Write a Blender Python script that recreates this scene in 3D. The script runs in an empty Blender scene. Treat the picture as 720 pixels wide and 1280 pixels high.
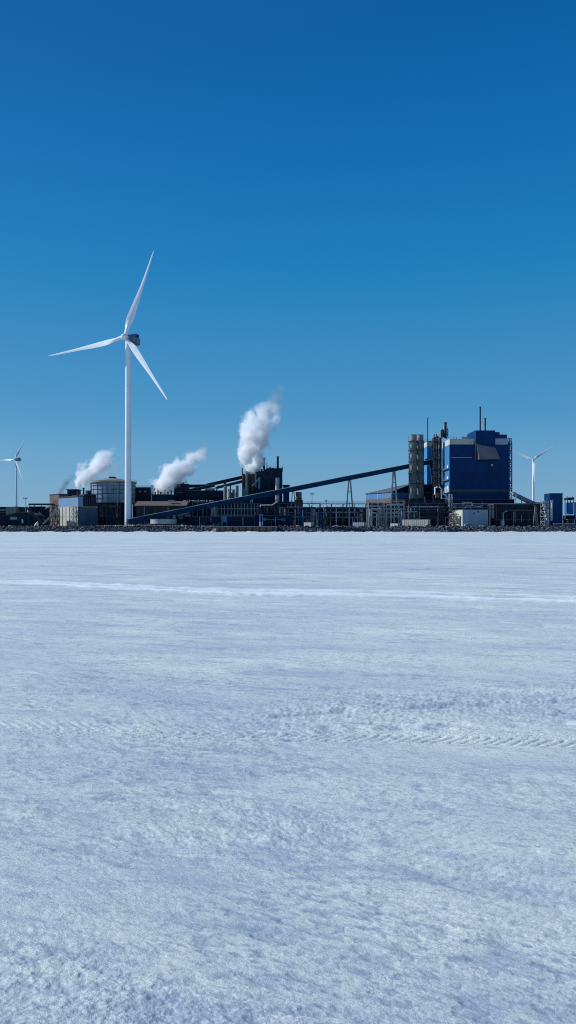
import bpy, math, random
import numpy as np
from mathutils import Vector, Matrix

sc = bpy.context.scene
R = math.radians
# ------------------------------------------------------------------ camera
F, HZ, EYE = 924.0, 661.5, 1.6          # focal length and horizon in pixels of the 720x1280 photo
cam_d = bpy.data.cameras.new('camera')
cam_d.sensor_fit = 'VERTICAL'; cam_d.sensor_height = 36.0; cam_d.sensor_width = 20.25
cam_d.lens = 36.0 * F / 1280.0
cam_d.shift_y = (HZ - 640.0) / 1280.0
cam_d.clip_start = 0.1; cam_d.clip_end = 20000
cam = bpy.data.objects.new('camera', cam_d); sc.collection.objects.link(cam)
cam.location = (0, 0, EYE); cam.rotation_euler = (R(90), 0, 0)
sc.camera = cam
# ------------------------------------------------------------------ sky, sun, exposure
SUN_EL, SUN_AZ = 31.0, -80.0            # azimuth clockwise from +Y
w = bpy.data.worlds.new('World'); sc.world = w; w.use_nodes = True
nt = w.node_tree; nt.nodes.clear()
sky = nt.nodes.new('ShaderNodeTexSky'); sky.sky_type = 'NISHITA'; sky.sun_disc = False
sky.sun_elevation = R(SUN_EL); sky.sun_rotation = R(SUN_AZ)
sky.air_density = 1.0; sky.dust_density = 0.1; sky.ozone_density = 3.0; sky.altitude = 0
# clear cold sky: the Sky Texture, its left-to-right fall-off softened by an elevation gradient of the same light
SKY_ROWS = [(0.0, 617), (0.023, 640), (0.045, 620), (0.104, 565), (0.145, 525), (0.207, 465), (0.324, 345), (0.443, 205), (0.549, 55), (1.0, 0)]
SKY_COL = [(.22,.385,.54), (.21,.38,.54), (.195,.372,.54), (.142,.352,.55), (.086,.305,.52), (.058,.275,.515), (.017,.222,.485), (.007,.160,.434), (.002,.116,.361), (.003,.05,.20)]
wtc = nt.nodes.new('ShaderNodeTexCoord'); wsp = nt.nodes.new('ShaderNodeSeparateXYZ'); nt.links.new(wtc.outputs['Generated'], wsp.inputs[0])
ramp = nt.nodes.new('ShaderNodeValToRGB'); ramp.color_ramp.interpolation = 'B_SPLINE' if False else 'LINEAR'
el = ramp.color_ramp.elements
while len(el) > 2: el.remove(el[-1])
el[0].position = 0.0; el[0].color = (*SKY_COL[0], 1); el[1].position = 1.0; el[1].color = (*SKY_COL[-1], 1)
for (z_, _), c_ in list(zip(SKY_ROWS, SKY_COL))[1:-1]:
    q_ = el.new(z_); q_.color = (*c_, 1)
nt.links.new(wsp.outputs['Z'], ramp.inputs[0])
bg = nt.nodes.new('ShaderNodeBackground'); bg.inputs['Strength'].default_value = 0.07
mulc = nt.nodes.new('ShaderNodeVectorMath'); mulc.operation = 'SCALE'; mulc.inputs['Scale'].default_value = 1/0.07
nt.links.new(ramp.outputs[0], mulc.inputs[0])
mixs = nt.nodes.new('ShaderNodeMix'); mixs.data_type = 'RGBA'; mixs.inputs[0].default_value = 0.8
nt.links.new(sky.outputs[0], mixs.inputs[6]); nt.links.new(mulc.outputs[0], mixs.inputs[7])
wo = nt.nodes.new('ShaderNodeOutputWorld')
nt.links.new(mixs.outputs[2], bg.inputs['Color']); nt.links.new(bg.outputs[0], wo.inputs['Surface'])
sun_d = bpy.data.lights.new('sun', 'SUN'); sun_d.energy = 4.7; sun_d.angle = R(0.5); sun_d.color = (1.0, 0.955, 0.89)
sun = bpy.data.objects.new('sun', sun_d); sc.collection.objects.link(sun)
sdir = Vector((math.sin(R(SUN_AZ)) * math.cos(R(SUN_EL)), math.cos(R(SUN_AZ)) * math.cos(R(SUN_EL)), math.sin(R(SUN_EL))))
sun.rotation_euler = sdir.to_track_quat('Z', 'Y').to_euler(); sun.location = (-60, 10, 60)
vs = sc.view_settings
vs.view_transform = 'Standard'; vs.look = 'None'; vs.gamma = 1.0; vs.use_curve_mapping = False
vs.exposure = 0.0
vs.use_white_balance = True; vs.white_balance_temperature = 5750; vs.white_balance_tint = 6
sc.cycles.max_bounces = 10; sc.cycles.diffuse_bounces = 3; sc.cycles.glossy_bounces = 2
sc.cycles.use_denoising = True; sc.cycles.denoising_prefilter = 'NONE'; sc.cycles.filter_width = 1.0
sc.cycles.volume_bounces = 16; sc.cycles.caustics_reflective = False; sc.cycles.caustics_refractive = False

# ------------------------------------------------------------------ helpers
rnd = random.Random(7)
G = 3.0                                  # level of the plant's ground above the ice

def P(px, py, Y):
    return Vector(((px - 360) / F * Y, Y, EYE + (HZ - py) / F * Y))
def ZZ(py, Y): return EYE + (HZ - py) / F * Y
def XX(px, Y): return (px - 360) / F * Y

def nodes_mat(name):
    m = bpy.data.materials.new(name); m.use_nodes = True
    n = m.node_tree.nodes; l = m.node_tree.links
    b = next(q for q in n if q.type == 'BSDF_PRINCIPLED')
    return m, n, l, b

def mat(name, col, rough=0.6, metal=0.0, var=0.25, scale=0.25, panel=None, streak=0.0):
    """painted or bare surface: patchy tone, optional cladding sheets, optional vertical streaks"""
    m, n, l, b = nodes_mat(name)
    tc = n.new('ShaderNodeTexCoord')
    nz = n.new('ShaderNodeTexNoise'); nz.inputs['Scale'].default_value = scale; nz.inputs['Detail'].default_value = 6
    nz.inputs['Roughness'].default_value = 0.65
    l.new(tc.outputs['Object'], nz.inputs['Vector'])
    mr = n.new('ShaderNodeMapRange'); mr.inputs['From Min'].default_value = 0.3; mr.inputs['From Max'].default_value = 0.7
    mr.inputs['To Min'].default_value = 1 - var; mr.inputs['To Max'].default_value = 1 + var
    l.new(nz.outputs['Fac'], mr.inputs['Value'])
    cur = mr.outputs[0]
    def mul(a, bb):
        q = n.new('ShaderNodeMath'); q.operation = 'MULTIPLY'; l.new(a, q.inputs[0]); l.new(bb, q.inputs[1]); return q.outputs[0]
    if streak:
        mp = n.new('ShaderNodeMapping'); mp.inputs['Scale'].default_value = (0.9, 0.9, 0.06)
        l.new(tc.outputs['Object'], mp.inputs['Vector'])
        n2 = n.new('ShaderNodeTexNoise'); n2.inputs['Scale'].default_value = 1.0; n2.inputs['Detail'].default_value = 5
        l.new(mp.outputs[0], n2.inputs['Vector'])
        m2 = n.new('ShaderNodeMapRange'); m2.inputs['From Min'].default_value = 0.3; m2.inputs['From Max'].default_value = 0.7
        m2.inputs['To Min'].default_value = 1 - streak; m2.inputs['To Max'].default_value = 1 + streak * 0.6
        l.new(n2.outputs['Fac'], m2.inputs['Value']); cur = mul(cur, m2.outputs[0])
    if panel:
        # cladding sheets: cells of (panel width, panel height), each with its own small change of tone
        sn = n.new('ShaderNodeVectorMath'); sn.operation = 'MULTIPLY'
        sn.inputs[1].default_value = (1 / panel[0], 1 / panel[0], 1 / panel[1])
        l.new(tc.outputs['Object'], sn.inputs[0])
        fl = n.new('ShaderNodeVectorMath'); fl.operation = 'FLOOR'; l.new(sn.outputs[0], fl.inputs[0])
        wn = n.new('ShaderNodeTexWhiteNoise'); l.new(fl.outputs[0], wn.inputs['Vector'])
        m3 = n.new('ShaderNodeMapRange'); m3.inputs['To Min'].default_value = 1 - panel[2]; m3.inputs['To Max'].default_value = 1 + panel[2]
        l.new(wn.outputs['Value'], m3.inputs['Value']); cur = mul(cur, m3.outputs[0])
        wv = n.new('ShaderNodeTexWave'); wv.inputs['Scale'].default_value = 1.2
        mpw = n.new('ShaderNodeMapping'); mpw.inputs['Scale'].default_value = (1, 1, 0); l.new(tc.outputs['Object'], mpw.inputs['Vector'])
        l.new(mpw.outputs[0], wv.inputs['Vector'])
        bp = n.new('ShaderNodeBump'); bp.inputs['Strength'].default_value = 0.15; bp.inputs['Distance'].default_value = 0.05
        l.new(wv.outputs['Fac'], bp.inputs['Height']); l.new(bp.outputs[0], b.inputs['Normal'])
    vm = n.new('ShaderNodeVectorMath'); vm.operation = 'SCALE'; vm.inputs[0].default_value = col[:3]
    l.new(cur, vm.inputs['Scale']); l.new(vm.outputs[0], b.inputs['Base Color'])
    b.inputs['Roughness'].default_value = rough; b.inputs['Metallic'].default_value = metal
    b.inputs['Specular IOR Level'].default_value = 0.5 if max(col) > 0.3 or rough < 0.3 else 0.2
    return m

M = {}
M['navy']   = mat('navy_cladding', (0.0, 0.029, 0.118), 0.5, panel=(3.0, 6.0, 0.16), streak=0.2, var=0.08)
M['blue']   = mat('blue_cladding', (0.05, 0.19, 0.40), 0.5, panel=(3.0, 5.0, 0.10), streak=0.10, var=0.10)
M['pblue']  = mat('pale_blue_sheet', (0.16, 0.27, 0.42), 0.5, panel=(2.4, 4.0, 0.10), streak=0.15, var=0.1)
M['cream']  = mat('cream_cladding', (0.52, 0.49, 0.40), 0.6, panel=(3.0, 4.0, 0.07), streak=0.15, var=0.08)
M['lgrey']  = mat('light_grey_cladding', (0.30, 0.35, 0.42), 0.6, panel=(3.0, 4.0, 0.06), streak=0.12, var=0.08)
M['white']  = mat('white_paint', (0.80, 0.81, 0.82), 0.45, var=0.03)
M['twhite'] = mat('turbine_white_paint', (0.78, 0.79, 0.80), 0.4, var=0.03, streak=0.03)
M['steel']  = mat('galvanised_steel', (0.30, 0.31, 0.33), 0.5, 0.3, var=0.2, streak=0.15)
M['lsteel'] = mat('pale_painted_steel', (0.36, 0.37, 0.37), 0.5, 0.0, var=0.2)
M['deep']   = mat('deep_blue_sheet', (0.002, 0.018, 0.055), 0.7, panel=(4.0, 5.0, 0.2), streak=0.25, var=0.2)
M['dark']   = mat('dark_sheet_metal', (0.016, 0.024, 0.046), 0.7, panel=(4.0, 5.0, 0.25), streak=0.3, var=0.25)
M['dsteel'] = mat('dark_steelwork', (0.038, 0.045, 0.068), 0.6, var=0.35, scale=0.5)
M['brown']  = mat('brown_sheet_metal', (0.085, 0.055, 0.05), 0.7, panel=(4.0, 5.0, 0.15), streak=0.3, var=0.2)
M['rust']   = mat('rusty_brown_cladding', (0.15, 0.105, 0.09), 0.75, panel=(3.0, 3.0, 0.15), streak=0.3, var=0.25)
M['brick']  = mat('red_brick', (0.17, 0.11, 0.095), 0.8, var=0.3, scale=1.2)
M['tan']    = mat('ochre_paint', (0.30, 0.25, 0.17), 0.6, var=0.2)
M['conc']   = mat('weathered_concrete', (0.27, 0.255, 0.23), 0.85, var=0.3, streak=0.3)
M['roof']   = mat('dark_roofing_felt', (0.09, 0.08, 0.085), 0.8, var=0.3)
M['groof']  = mat('grey_sheet_roof', (0.11, 0.12, 0.13), 0.6, var=0.15)
M['glass']  = mat('dark_window_glass', (0.02, 0.03, 0.045), 0.12, var=0.0)
M['nacelle'] = mat('nacelle_grey', (0.10, 0.13, 0.18), 0.5, var=.15)
M['tyre']   = mat('black_rubber', (0.02, 0.02, 0.02), 0.8, var=0.1)
M['snowy']  = mat('old_snow_heap', (0.72, 0.76, 0.80), 0.7, var=0.12, scale=0.8)
M['convey'] = mat('conveyor_gallery_blue', (0.002, 0.027, 0.085), 0.5, panel=(3.0, 9.0, 0.15), var=0.12)

class MB:
    def __init__(s): s.v = []; s.f = []
    def add(s, vs_, fs):
        o = len(s.v); s.v += [Vector(p) for p in vs_]; s.f += [tuple(i + o for i in f) for f in fs]; return s
    def box(s, x0, x1, y0, y1, z0, z1):
        if x1 < x0: x0, x1 = x1, x0
        if z1 < z0: z0, z1 = z1, z0
        return s.add([(x0,y0,z0),(x1,y0,z0),(x1,y1,z0),(x0,y1,z0),(x0,y0,z1),(x1,y0,z1),(x1,y1,z1),(x0,y1,z1)],
                     [(0,3,2,1),(4,5,6,7),(0,1,5,4),(1,2,6,5),(2,3,7,6),(3,0,4,7)])
    def bar(s, p, q, wdt, hgt=None):
        p = Vector(p); q = Vector(q); hgt = hgt or wdt
        d = (q - p).normalized(); up = Vector((0,0,1)) if abs(d.z) < 0.95 else Vector((0,1,0))
        a = d.cross(up).normalized(); b = a.cross(d).normalized()
        c = []
        for e in (p, q):
            for i, j in ((-1,-1),(1,-1),(1,1),(-1,1)): c.append(e + a * i * wdt / 2 + b * j * hgt / 2)
        return s.add(c, [(0,1,2,3),(7,6,5,4),(0,4,5,1),(1,5,6,2),(2,6,7,3),(3,7,4,0)])
    def rings(s, pts, rads, n=12, cap=True):
        pts = [Vector(p) for p in pts]; vs_ = []; fs = []
        for i, p in enumerate(pts):
            d = (pts[min(i+1, len(pts)-1)] - pts[max(i-1, 0)]).normalized()
            up = Vector((0,1,0)) if abs(d.z) > 0.7 else Vector((0,0,1))
            a = d.cross(up).normalized(); b = a.cross(d).normalized()
            for k in range(n):
                t = 2 * math.pi * k / n
                vs_.append(p + (a * math.cos(t) + b * math.sin(t)) * rads[i])
        for i in range(len(pts) - 1):
            for k in range(n):
                fs.append((i*n+k, i*n+(k+1) % n, (i+1)*n+(k+1) % n, (i+1)*n+k))
        if cap:
            fs.append(tuple(reversed(range(n)))); fs.append(tuple((len(pts)-1)*n + k for k in range(n)))
        return s.add(vs_, fs)
    def tube(s, p, q, r, n=10, r2=None): return s.rings([p, q], [r, r if r2 is None else r2], n)
    def prism(s, pts, y0, y1):
        """outline in x,z extruded along y"""
        n = len(pts)
        vs_ = [(x, y0, z) for x, z in pts] + [(x, y1, z) for x, z in pts]
        fs = [tuple(range(n)), tuple(reversed(range(n, 2*n)))] + [(i, i+n, (i+1) % n + n, (i+1) % n) for i in range(n)]
        return s.add(vs_, fs)
    def build(s, name, m, parent=None, world=True, smooth=False, loc=None):
        off = Vector((0,0,0))
        if parent is not None and world:
            off = Vector(ORI.get(parent, (0,0,0)))
        if parent is None:
            off = Vector(loc) if loc is not None else base_of(s.v)
        me = bpy.data.meshes.new(name)
        me.from_pydata([tuple(p - off) for p in s.v], [], s.f)
        me.materials.append(M[m] if isinstance(m, str) else m)
        import bmesh
        bm = bmesh.new(); bm.from_mesh(me); bmesh.ops.recalc_face_normals(bm, faces=bm.faces); bm.to_mesh(me); bm.free()
        if smooth:
            me.polygons.foreach_set('use_smooth', [True] * len(me.polygons))
            try: me.set_sharp_from_angle(angle=R(35))
            except Exception: pass
        o = bpy.data.objects.new(name, me); sc.collection.objects.link(o)
        if parent is not None:
            o.parent = parent
            ORI[o] = ORI.get(parent, (0,0,0))
        else:
            o.location = off; ORI[o] = tuple(off)
        return o
ORI = {}
def base_of(vs_):
    xs = [p.x for p in vs_]; ys = [p.y for p in vs_]; zs = [p.z for p in vs_]
    return Vector(((min(xs)+max(xs))/2, (min(ys)+max(ys))/2, min(zs)))
def tag(o, label, cat, group=None, kind=None):
    o['label'] = label; o['category'] = cat
    if group: o['group'] = group
    if kind: o['kind'] = kind
    return o
def thing(name, label, cat, loc, rotz=0.0, group=None):
    o = bpy.data.objects.new(name, None); sc.collection.objects.link(o); o.empty_display_size = 0.5
    o.location = loc; o.rotation_euler = (0, 0, rotz); ORI[o] = tuple(loc)
    return tag(o, label, cat, group)
def T(name, label, cat, px, Y, group=None, z=G):
    return thing(name, label, cat, (XX(px, Y), Y, z), 0.0, group)
def B(mb, pa, pb, pt, pbot, Y, d=10.0):
    """box whose silhouette spans columns pa..pb and rows pt..pbot (None = the ground), front wall at depth Y"""
    x0 = XX(pa, Y if pa < 360 else Y + d); x1 = XX(pb, Y + d if pb < 360 else Y)
    z0 = G if pbot is None else ZZ(pbot, Y)
    return mb.box(x0, x1, Y, Y + d, z0, ZZ(pt, Y))
def Fb(mb, pa, pb, pt, pbot, Y, d):
    """box whose FRONT face spans the columns and rows"""
    return mb.box(XX(pa, Y), XX(pb, Y), Y, Y + d, G if pbot is None else ZZ(pbot, Y), ZZ(pt, Y))
def V(mb, px, pt, pbot, Y, r, n=10):
    """vertical tube"""
    z0 = G if pbot is None else ZZ(pbot, Y)
    return mb.tube((XX(px, Y), Y, z0), (XX(px, Y), Y, ZZ(pt, Y)), r, n)
def copy_tree(o, parent=None):
    c = o.copy(); sc.collection.objects.link(c)
    if parent is not None: c.parent = parent
    for ch in [q for q in o.children]: copy_tree(ch, c)
    return c
def struct(mb, name, m, **k):
    o = mb.build(name, m, loc=(0,0,0), **k); o['kind'] = 'structure'; return o

# ------------------------------------------------------------------ noise for the snow relief
def _hash(ix, iy, seed):
    h = (ix.astype(np.int64) * 374761393 + iy.astype(np.int64) * 668265263 + seed * 1442695041) & 0xffffffff
    h = ((h ^ (h >> 13)) * 1274126177) & 0xffffffff
    h = (h ^ (h >> 16)) & 0xffffffff
    return h.astype(np.float64) / 4294967295.0
def gnoise(x, y, seed):
    ix = np.floor(x); iy = np.floor(y); fx = x - ix; fy = y - iy
    u = fx*fx*fx*(fx*(fx*6-15)+10); v = fy*fy*fy*(fy*(fy*6-15)+10)
    def g(ax, ay):
        a = _hash(ix + ax, iy + ay, seed) * 2 * math.pi
        return np.cos(a) * (fx - ax) + np.sin(a) * (fy - ay)
    n00 = g(0,0); n10 = g(1,0); n01 = g(0,1); n11 = g(1,1)
    return ((n00*(1-u)+n10*u)*(1-v) + (n01*(1-u)+n11*u)*v) * 1.5
def sstep(a, b, x):
    t = np.clip((x - a) / (b - a), 0, 1); return t*t*(3-2*t)

def snow_field(x, y, px_size):
    """height of the snow and the trail mask; px_size is the grid spacing, finer octaves fade out"""
    ca, sa = math.cos(R(-24)), math.sin(R(-24))
    u = x*ca + y*sa; v = -x*sa + y*ca          # u runs with the wind
    h = np.zeros_like(x)
    wx = gnoise(x*0.7, y*0.7, 91) * 0.12; wy = gnoise(x*0.7+9, y*0.7, 92) * 0.35
    rough = sstep(-0.35, 0.45, gnoise(u*0.45 + 3, v*0.9, 11) + 0.5*gnoise(u*1.3, v*2.6, 12))
    for i, (lu, lv, amp, rg) in enumerate([(6.0, 2.6, 0.010, 0), (2.2, 0.9, 0.004, 0), (0.9, 0.36, 0.0030, 1), (0.36, 0.14, 0.0026, 1),
                                           (0.15, 0.070, 0.0028, 1), (0.070, 0.036, 0.0020, 1), (0.032, 0.020, 0.0016, 1), (0.016, 0.011, 0.0012, 1)]):
        f = sstep(1.6, 3.2, lv / px_size)
        nz = gnoise((u+wx)/lu, (v+wy)/lv, 20 + i)
        if i >= 2: nz = np.where(nz > 0, nz, nz * 1.25)
        a = amp * ((0.35 + 0.95*rough) if rg else 1.0)
        h += nz * a * f
    # icy hollows between the drifts, at every size the eye can still resolve
    patch = sstep(-0.25, 0.45, gnoise(u/1.9, v/0.8, 80) + 0.6*gnoise(u/0.7, v/0.3, 81))
    patch2 = sstep(-0.1, 0.5, gnoise(x/11, y/5.5, 82) + 0.5*gnoise(x/4, y/2.0, 83))
    clump = np.zeros_like(x)
    for (lu, lv, sd, am, th) in [(0.075, 0.034, 84, 0.0020, .20), (0.17, 0.060, 85, 0.0030, .22), (0.50, 0.16, 86, 0.005, .28), (1.7, 0.42, 87, 0.010, .28), (6.0, 1.4, 88, 0.02, .26)]:
        q = gnoise(u/lu, v/lv, sd) + 0.55*gnoise(u/lu*2.3, v/lv*2.3, sd+100)
        q = sstep(th, th + 0.38, q) * (patch if lv < 0.3 else patch2) * sstep(1.0, 2.5, lv/px_size)
        w_ = 1.0 if lv < 0.1 else 0.62
        clump = np.maximum(clump, q*w_); h -= am*q
    # tyre track with slanting lugs
    yt = 5.80 - 0.075*x + 0.02*np.sin(x*1.7); d = (y - yt)
    inside = sstep(0.28, 0.20, np.abs(d))
    pit = np.sin((x*0.93 + np.abs(d)*0.9) * 2*math.pi/0.085 + 1.7*gnoise(x*1.6, y*2, 40) + 0.8*gnoise(x*7, y*7, 43))
    lug = sstep(0.15, 0.75, pit + 0.6*gnoise(x*14, y*14, 42)) * (0.75 + 0.25*sstep(-0.3, 0.4, gnoise(x*1.1, y*1.2, 41)))
    h = h * (1 - 0.3*inside) - inside * (0.002 + 0.0068*lug*sstep(0.23, 0.16, np.abs(np.abs(d) - 0.02)))
    h += 0.005 * np.exp(-((np.abs(d) - 0.26)/0.04)**2)
    # broken rut to the right, dying out to the left
    yr = 6.35 + 0.24*x + 0.05*np.sin(x*2.1); dr = y - yr; k = sstep(-0.9, 0.1, x)
    bn = 0.45 + 0.8*gnoise(x*3.1, y*3.1, 50) + 0.5*gnoise(x*8, y*8, 54)
    seg = sstep(-0.1, 0.25, gnoise(x*0.9, y*0.3, 57) + 0.4*gnoise(x*3.5, y*2, 58)) * k
    h += seg * (-0.022*np.exp(-(dr/0.055)**2) + 0.013*np.exp(-((dr-0.13)/0.05)**2)*np.clip(bn+0.6*gnoise(x*14, y*14, 51), 0, 2))
    clump = np.maximum(clump, 0.8*seg*np.exp(-(dr/0.05)**2)*np.clip(bn+.3, 0, 1))
    dr3 = y - (5.95 + 0.16*x + 0.04*np.sin(x*3)); seg3 = sstep(0.05, 0.35, gnoise(x*1.2, y*0.4, 59) + 0.4*gnoise(x*4, y*2, 63)) * k
    h += seg3 * (-0.022*np.exp(-(dr3/0.045)**2) + 0.014*np.exp(-((dr3-0.10)/0.05)**2)*np.clip(bn+0.6*gnoise(x*15, y*15, 64), 0, 2))
    clump = np.maximum(clump, 0.7*seg3*np.exp(-(dr3/0.04)**2))
    band = np.exp(-(dr/0.75)**2) * k
    h += 0.85 * band * (0.008 * gnoise(u*5.5, v*8.0, 52) + 0.011*np.maximum(0, gnoise(u*13, v*16, 55)) + 0.006*gnoise(u*30, v*34, 56))
    dr2 = y - (6.35 - 0.45 + 0.10*x)
    h += k * 0.02 * np.exp(-(dr2/0.12)**2) * gnoise(x*5, y*7, 53)
    # long packed trail across the ice
    yl = 18.3 - 0.335*x + 0.010*x*x + 0.25*np.sin(x*0.7); dl = y - yl
    trail = np.maximum(sstep(0.46, 0.20, np.abs(dl) + 0.26*gnoise(x*1.3, y*2.0, 60) + 0.12*gnoise(x*4, y*5, 65)), 0.7*sstep(0.42, 0.2, np.abs(dl - 0.95 - 0.25*np.sin(x*.35)) + 0.2*gnoise(x*0.6, y*1.5, 62)))
    h = h*(1 - 0.6*trail) + 0.03*trail + 0.05*np.exp(-((dl - 1.0)/0.25)**2) * (0.4 + gnoise(x*1.2, y*1.2, 61))
    h += sstep(395, 401.5, y) * (0.35 + 0.45*gnoise(x*0.12, y*0.1, 70) + 0.3*gnoise(x*0.5, y*0.4, 71))
    # thin old cracks and ski tracks farther out
    dark = np.zeros_like(x)
    for (xa, ya, xb, yb, wd) in [(-18, 41, -12.2, 41.2, 0.35), (-3.0, 23.2, 0.6, 24.4, 0.16), (3.4, 28.3, 7.6, 30.6, 0.22), (13, 40, 21, 42.5, 0.4), (-12, 52, 3, 55, 0.5)]:
        t = np.clip((x - xa)/(xb - xa), 0, 1); yy = ya + (yb - ya)*t + 0.12*np.sin(x*1.3)
        k2 = sstep(0, 0.15, t)*sstep(1, 0.85, t)
        h -= 0.05*k2*np.exp(-((y - yy)/wd)**2); dark += k2*np.exp(-((y - yy)/wd)**2)
    return h, trail, dark, np.clip(clump, 0, 1)

def build_ice():
    NC = 860
    py = np.concatenate([np.arange(1420.0, 740.0, -0.95), np.arange(740.0, 690.0, -0.8), np.linspace(690.0, 665.2, 46)])
    Yr = EYE * F / (py - HZ)
    k = np.linspace(-0.62, 0.62, NC)
    YY, KK = np.meshgrid(Yr, k, indexing='ij'); X = YY * KK
    px = np.maximum(YY*(k[1]-k[0]), YY*YY/(EYE*F)*0.5)
    h, tr, dk, cl = snow_field(X, YY, px)
    nr = len(Yr)
    co = np.stack([X, YY, h], -1).reshape(-1, 3)
    i = np.arange(nr-1)[:, None]*NC + np.arange(NC-1)[None, :]
    quads = np.stack([i, i+1, i+1+NC, i+NC], -1).reshape(-1, 4)
    # the rest of the bay round the detailed part: one coarse skirt slightly lower
    n0 = len(co)
    ext = np.array([(-900,-400,-0.09),(900,-400,-0.09),(900,402,-0.09),(-900,402,-0.09)], float)
    co = np.concatenate([co, ext]); quads = np.concatenate([quads, np.array([[n0, n0+1, n0+2, n0+3]])])
    me = bpy.data.meshes.new('sea_ice')
    me.vertices.add(len(co)); me.vertices.foreach_set('co', co.ravel())
    me.loops.add(quads.size); me.loops.foreach_set('vertex_index', quads.ravel().astype(np.int32))
    me.polygons.add(len(quads)); me.polygons.foreach_set('loop_start', (np.arange(len(quads))*4).astype(np.int32))
    me.polygons.foreach_set('loop_total', np.full(len(quads), 4, np.int32))
    me.update(calc_edges=True)
    me.polygons.foreach_set('use_smooth', np.ones(len(quads), bool))
    for nm, arr in (('trail', tr), ('crack', dk), ('clump', cl)):
        a = me.attributes.new(nm, 'FLOAT', 'POINT'); a.data.foreach_set('value', np.concatenate([arr.ravel(), np.zeros(4)]).astype(np.float32))
    o = bpy.data.objects.new('sea_ice', me); sc.collection.objects.link(o); o['kind'] = 'structure'
    # wind-packed snow: bright drifts, greyer glazed ice between them
    m, n, l, b = nodes_mat('wind_packed_snow')
    tc = n.new('ShaderNodeTexCoord')
    def noise(scale, mapping, detail=5, rough=0.6, rot=24):
        m0 = n.new('ShaderNodeMapping'); m0.inputs['Rotation'].default_value = (0, 0, R(rot)); l.new(tc.outputs['Object'], m0.inputs['Vector'])
        mp = n.new('ShaderNodeMapping'); mp.inputs['Scale'].default_value = mapping
        l.new(m0.outputs[0], mp.inputs['Vector'])
        q = n.new('ShaderNodeTexNoise'); q.inputs['Scale'].default_value = scale; q.inputs['Detail'].default_value = detail; q.inputs['Roughness'].default_value = rough
        l.new(mp.outputs[0], q.inputs['Vector']); return q.outputs['Fac']
    def rng(x, a, c, d=0.0, e=1.0):
        q = n.new('ShaderNodeMapRange'); q.inputs['From Min'].default_value = a; q.inputs['From Max'].default_value = c
        q.inputs['To Min'].default_value = d; q.inputs['To Max'].default_value = e; l.new(x, q.inputs['Value']); return q.outputs[0]
    def mth(op, x, y):
        q = n.new('ShaderNodeMath'); q.operation = op
        for i_, z in enumerate((x, y)):
            if isinstance(z, (int, float)): q.inputs[i_].default_value = z
            else: l.new(z, q.inputs[i_])
        return q.outputs[0]
    def mix(f, a, c):
        q = n.new('ShaderNodeMix'); q.data_type = 'RGBA'
        if isinstance(f, float): q.inputs[0].default_value = f
        else: l.new(f, q.inputs[0])
        for sock, z in ((q.inputs[6], a), (q.inputs[7], c)):
            if isinstance(z, tuple): sock.default_value = (*z, 1)
            else: l.new(z, sock)
        return q.outputs[2]
    def attr(nm):
        q = n.new('ShaderNodeAttribute'); q.attribute_name = nm; return q.outputs['Fac']
    big = noise(0.055, (0.6, 1.3, 1), 5, 0.62, 4); mid = noise(1.1, (0.4, 1.1, 1), 8, 0.70); fine = noise(5.5, (0.40, 1.25, 1), 7, 0.72, 22)
    streaks = noise(0.32, (0.30, 1.3, 1), 9, 0.76, 6); grain = noise(95.0, (0.7, 1.1, 1), 4, 0.85); dash = noise(1.6, (0.35, 1.5, 1), 8, 0.80, 8)
    f = mth('ADD', mth('MULTIPLY', rng(big, 0.32, 0.64), 0.30), mth('ADD', mth('MULTIPLY', rng(mid, 0.32, 0.66), 0.35), mth('MULTIPLY', rng(streaks, 0.35, 0.63), 0.35)))
    c = mix(rng(f, 0.25, 0.74), (0.56, 0.61, 0.605), (0.90, 0.925, 0.79))
    c = mix(rng(noise(0.75, (0.45, 1.2, 1), 4, 0.55, 20), 0.42, 0.62, 0.0, 0.42), c, (0.50, 0.56, 0.61))
    c = mix(rng(dash, 0.36, 0.47, 0.75, 0.0), c, (0.36, 0.43, 0.53))
    c = mix(rng(fine, 0.35, 0.455, 0.62, 0.0), c, (0.33, 0.40, 0.52))
    c = mix(rng(noise(21.0, (0.5, 1.1, 1), 5, 0.8, 14), 0.38, 0.49, 0.75, 0.0), c, (0.38, 0.44, 0.51))
    c = mix(rng(grain, 0.36, 0.50, 0.55, 0.0), c, (0.33, 0.40, 0.50))
    c = mix(rng(grain, 0.56, 0.68, 0.0, 0.75), c, (0.92, 0.94, 0.93))  # pale snow grains, with the sparkle put into their colour
    c = mix(mth('MULTIPLY', attr('clump'), 0.52), c, (0.27, 0.34, 0.44))
    brk = rng(noise(0.9, (0.5, 2.2, 1), 6, 0.7, 18), 0.35, 0.58, 0.55, 1.0)
    c = mix(mth('MULTIPLY', attr('trail'), brk), c, (0.93, 0.94, 0.92))
    c = mix(mth('MULTIPLY', attr('crack'), 0.7), c, (0.28, 0.34, 0.42))
    l.new(c, b.inputs['Base Color'])
    b.inputs['Roughness'].default_value = 0.62; b.inputs['Specular IOR Level'].default_value = 0.35
    bp = n.new('ShaderNodeBump'); bp.inputs['Strength'].default_value = 0.75; bp.inputs['Distance'].default_value = 0.010
    g2 = noise(42.0, (0.8, 1.2, 1), 5, 0.8)
    far = noise(3.2, (0.5, 1.3, 1), 8, 0.8)
    g3 = noise(140.0, (0.8, 1.1, 1), 3, 0.8)
    hh = mth('ADD', mth('ADD', mth('MULTIPLY', g2, 0.9), mth('MULTIPLY', g3, 0.35)), mth('MULTIPLY', far, 3.0)); l.new(hh, bp.inputs['Height'])
    l.new(bp.outputs[0], b.inputs['Normal'])
    me.materials.append(m)
    return o
build_ice()

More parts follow.
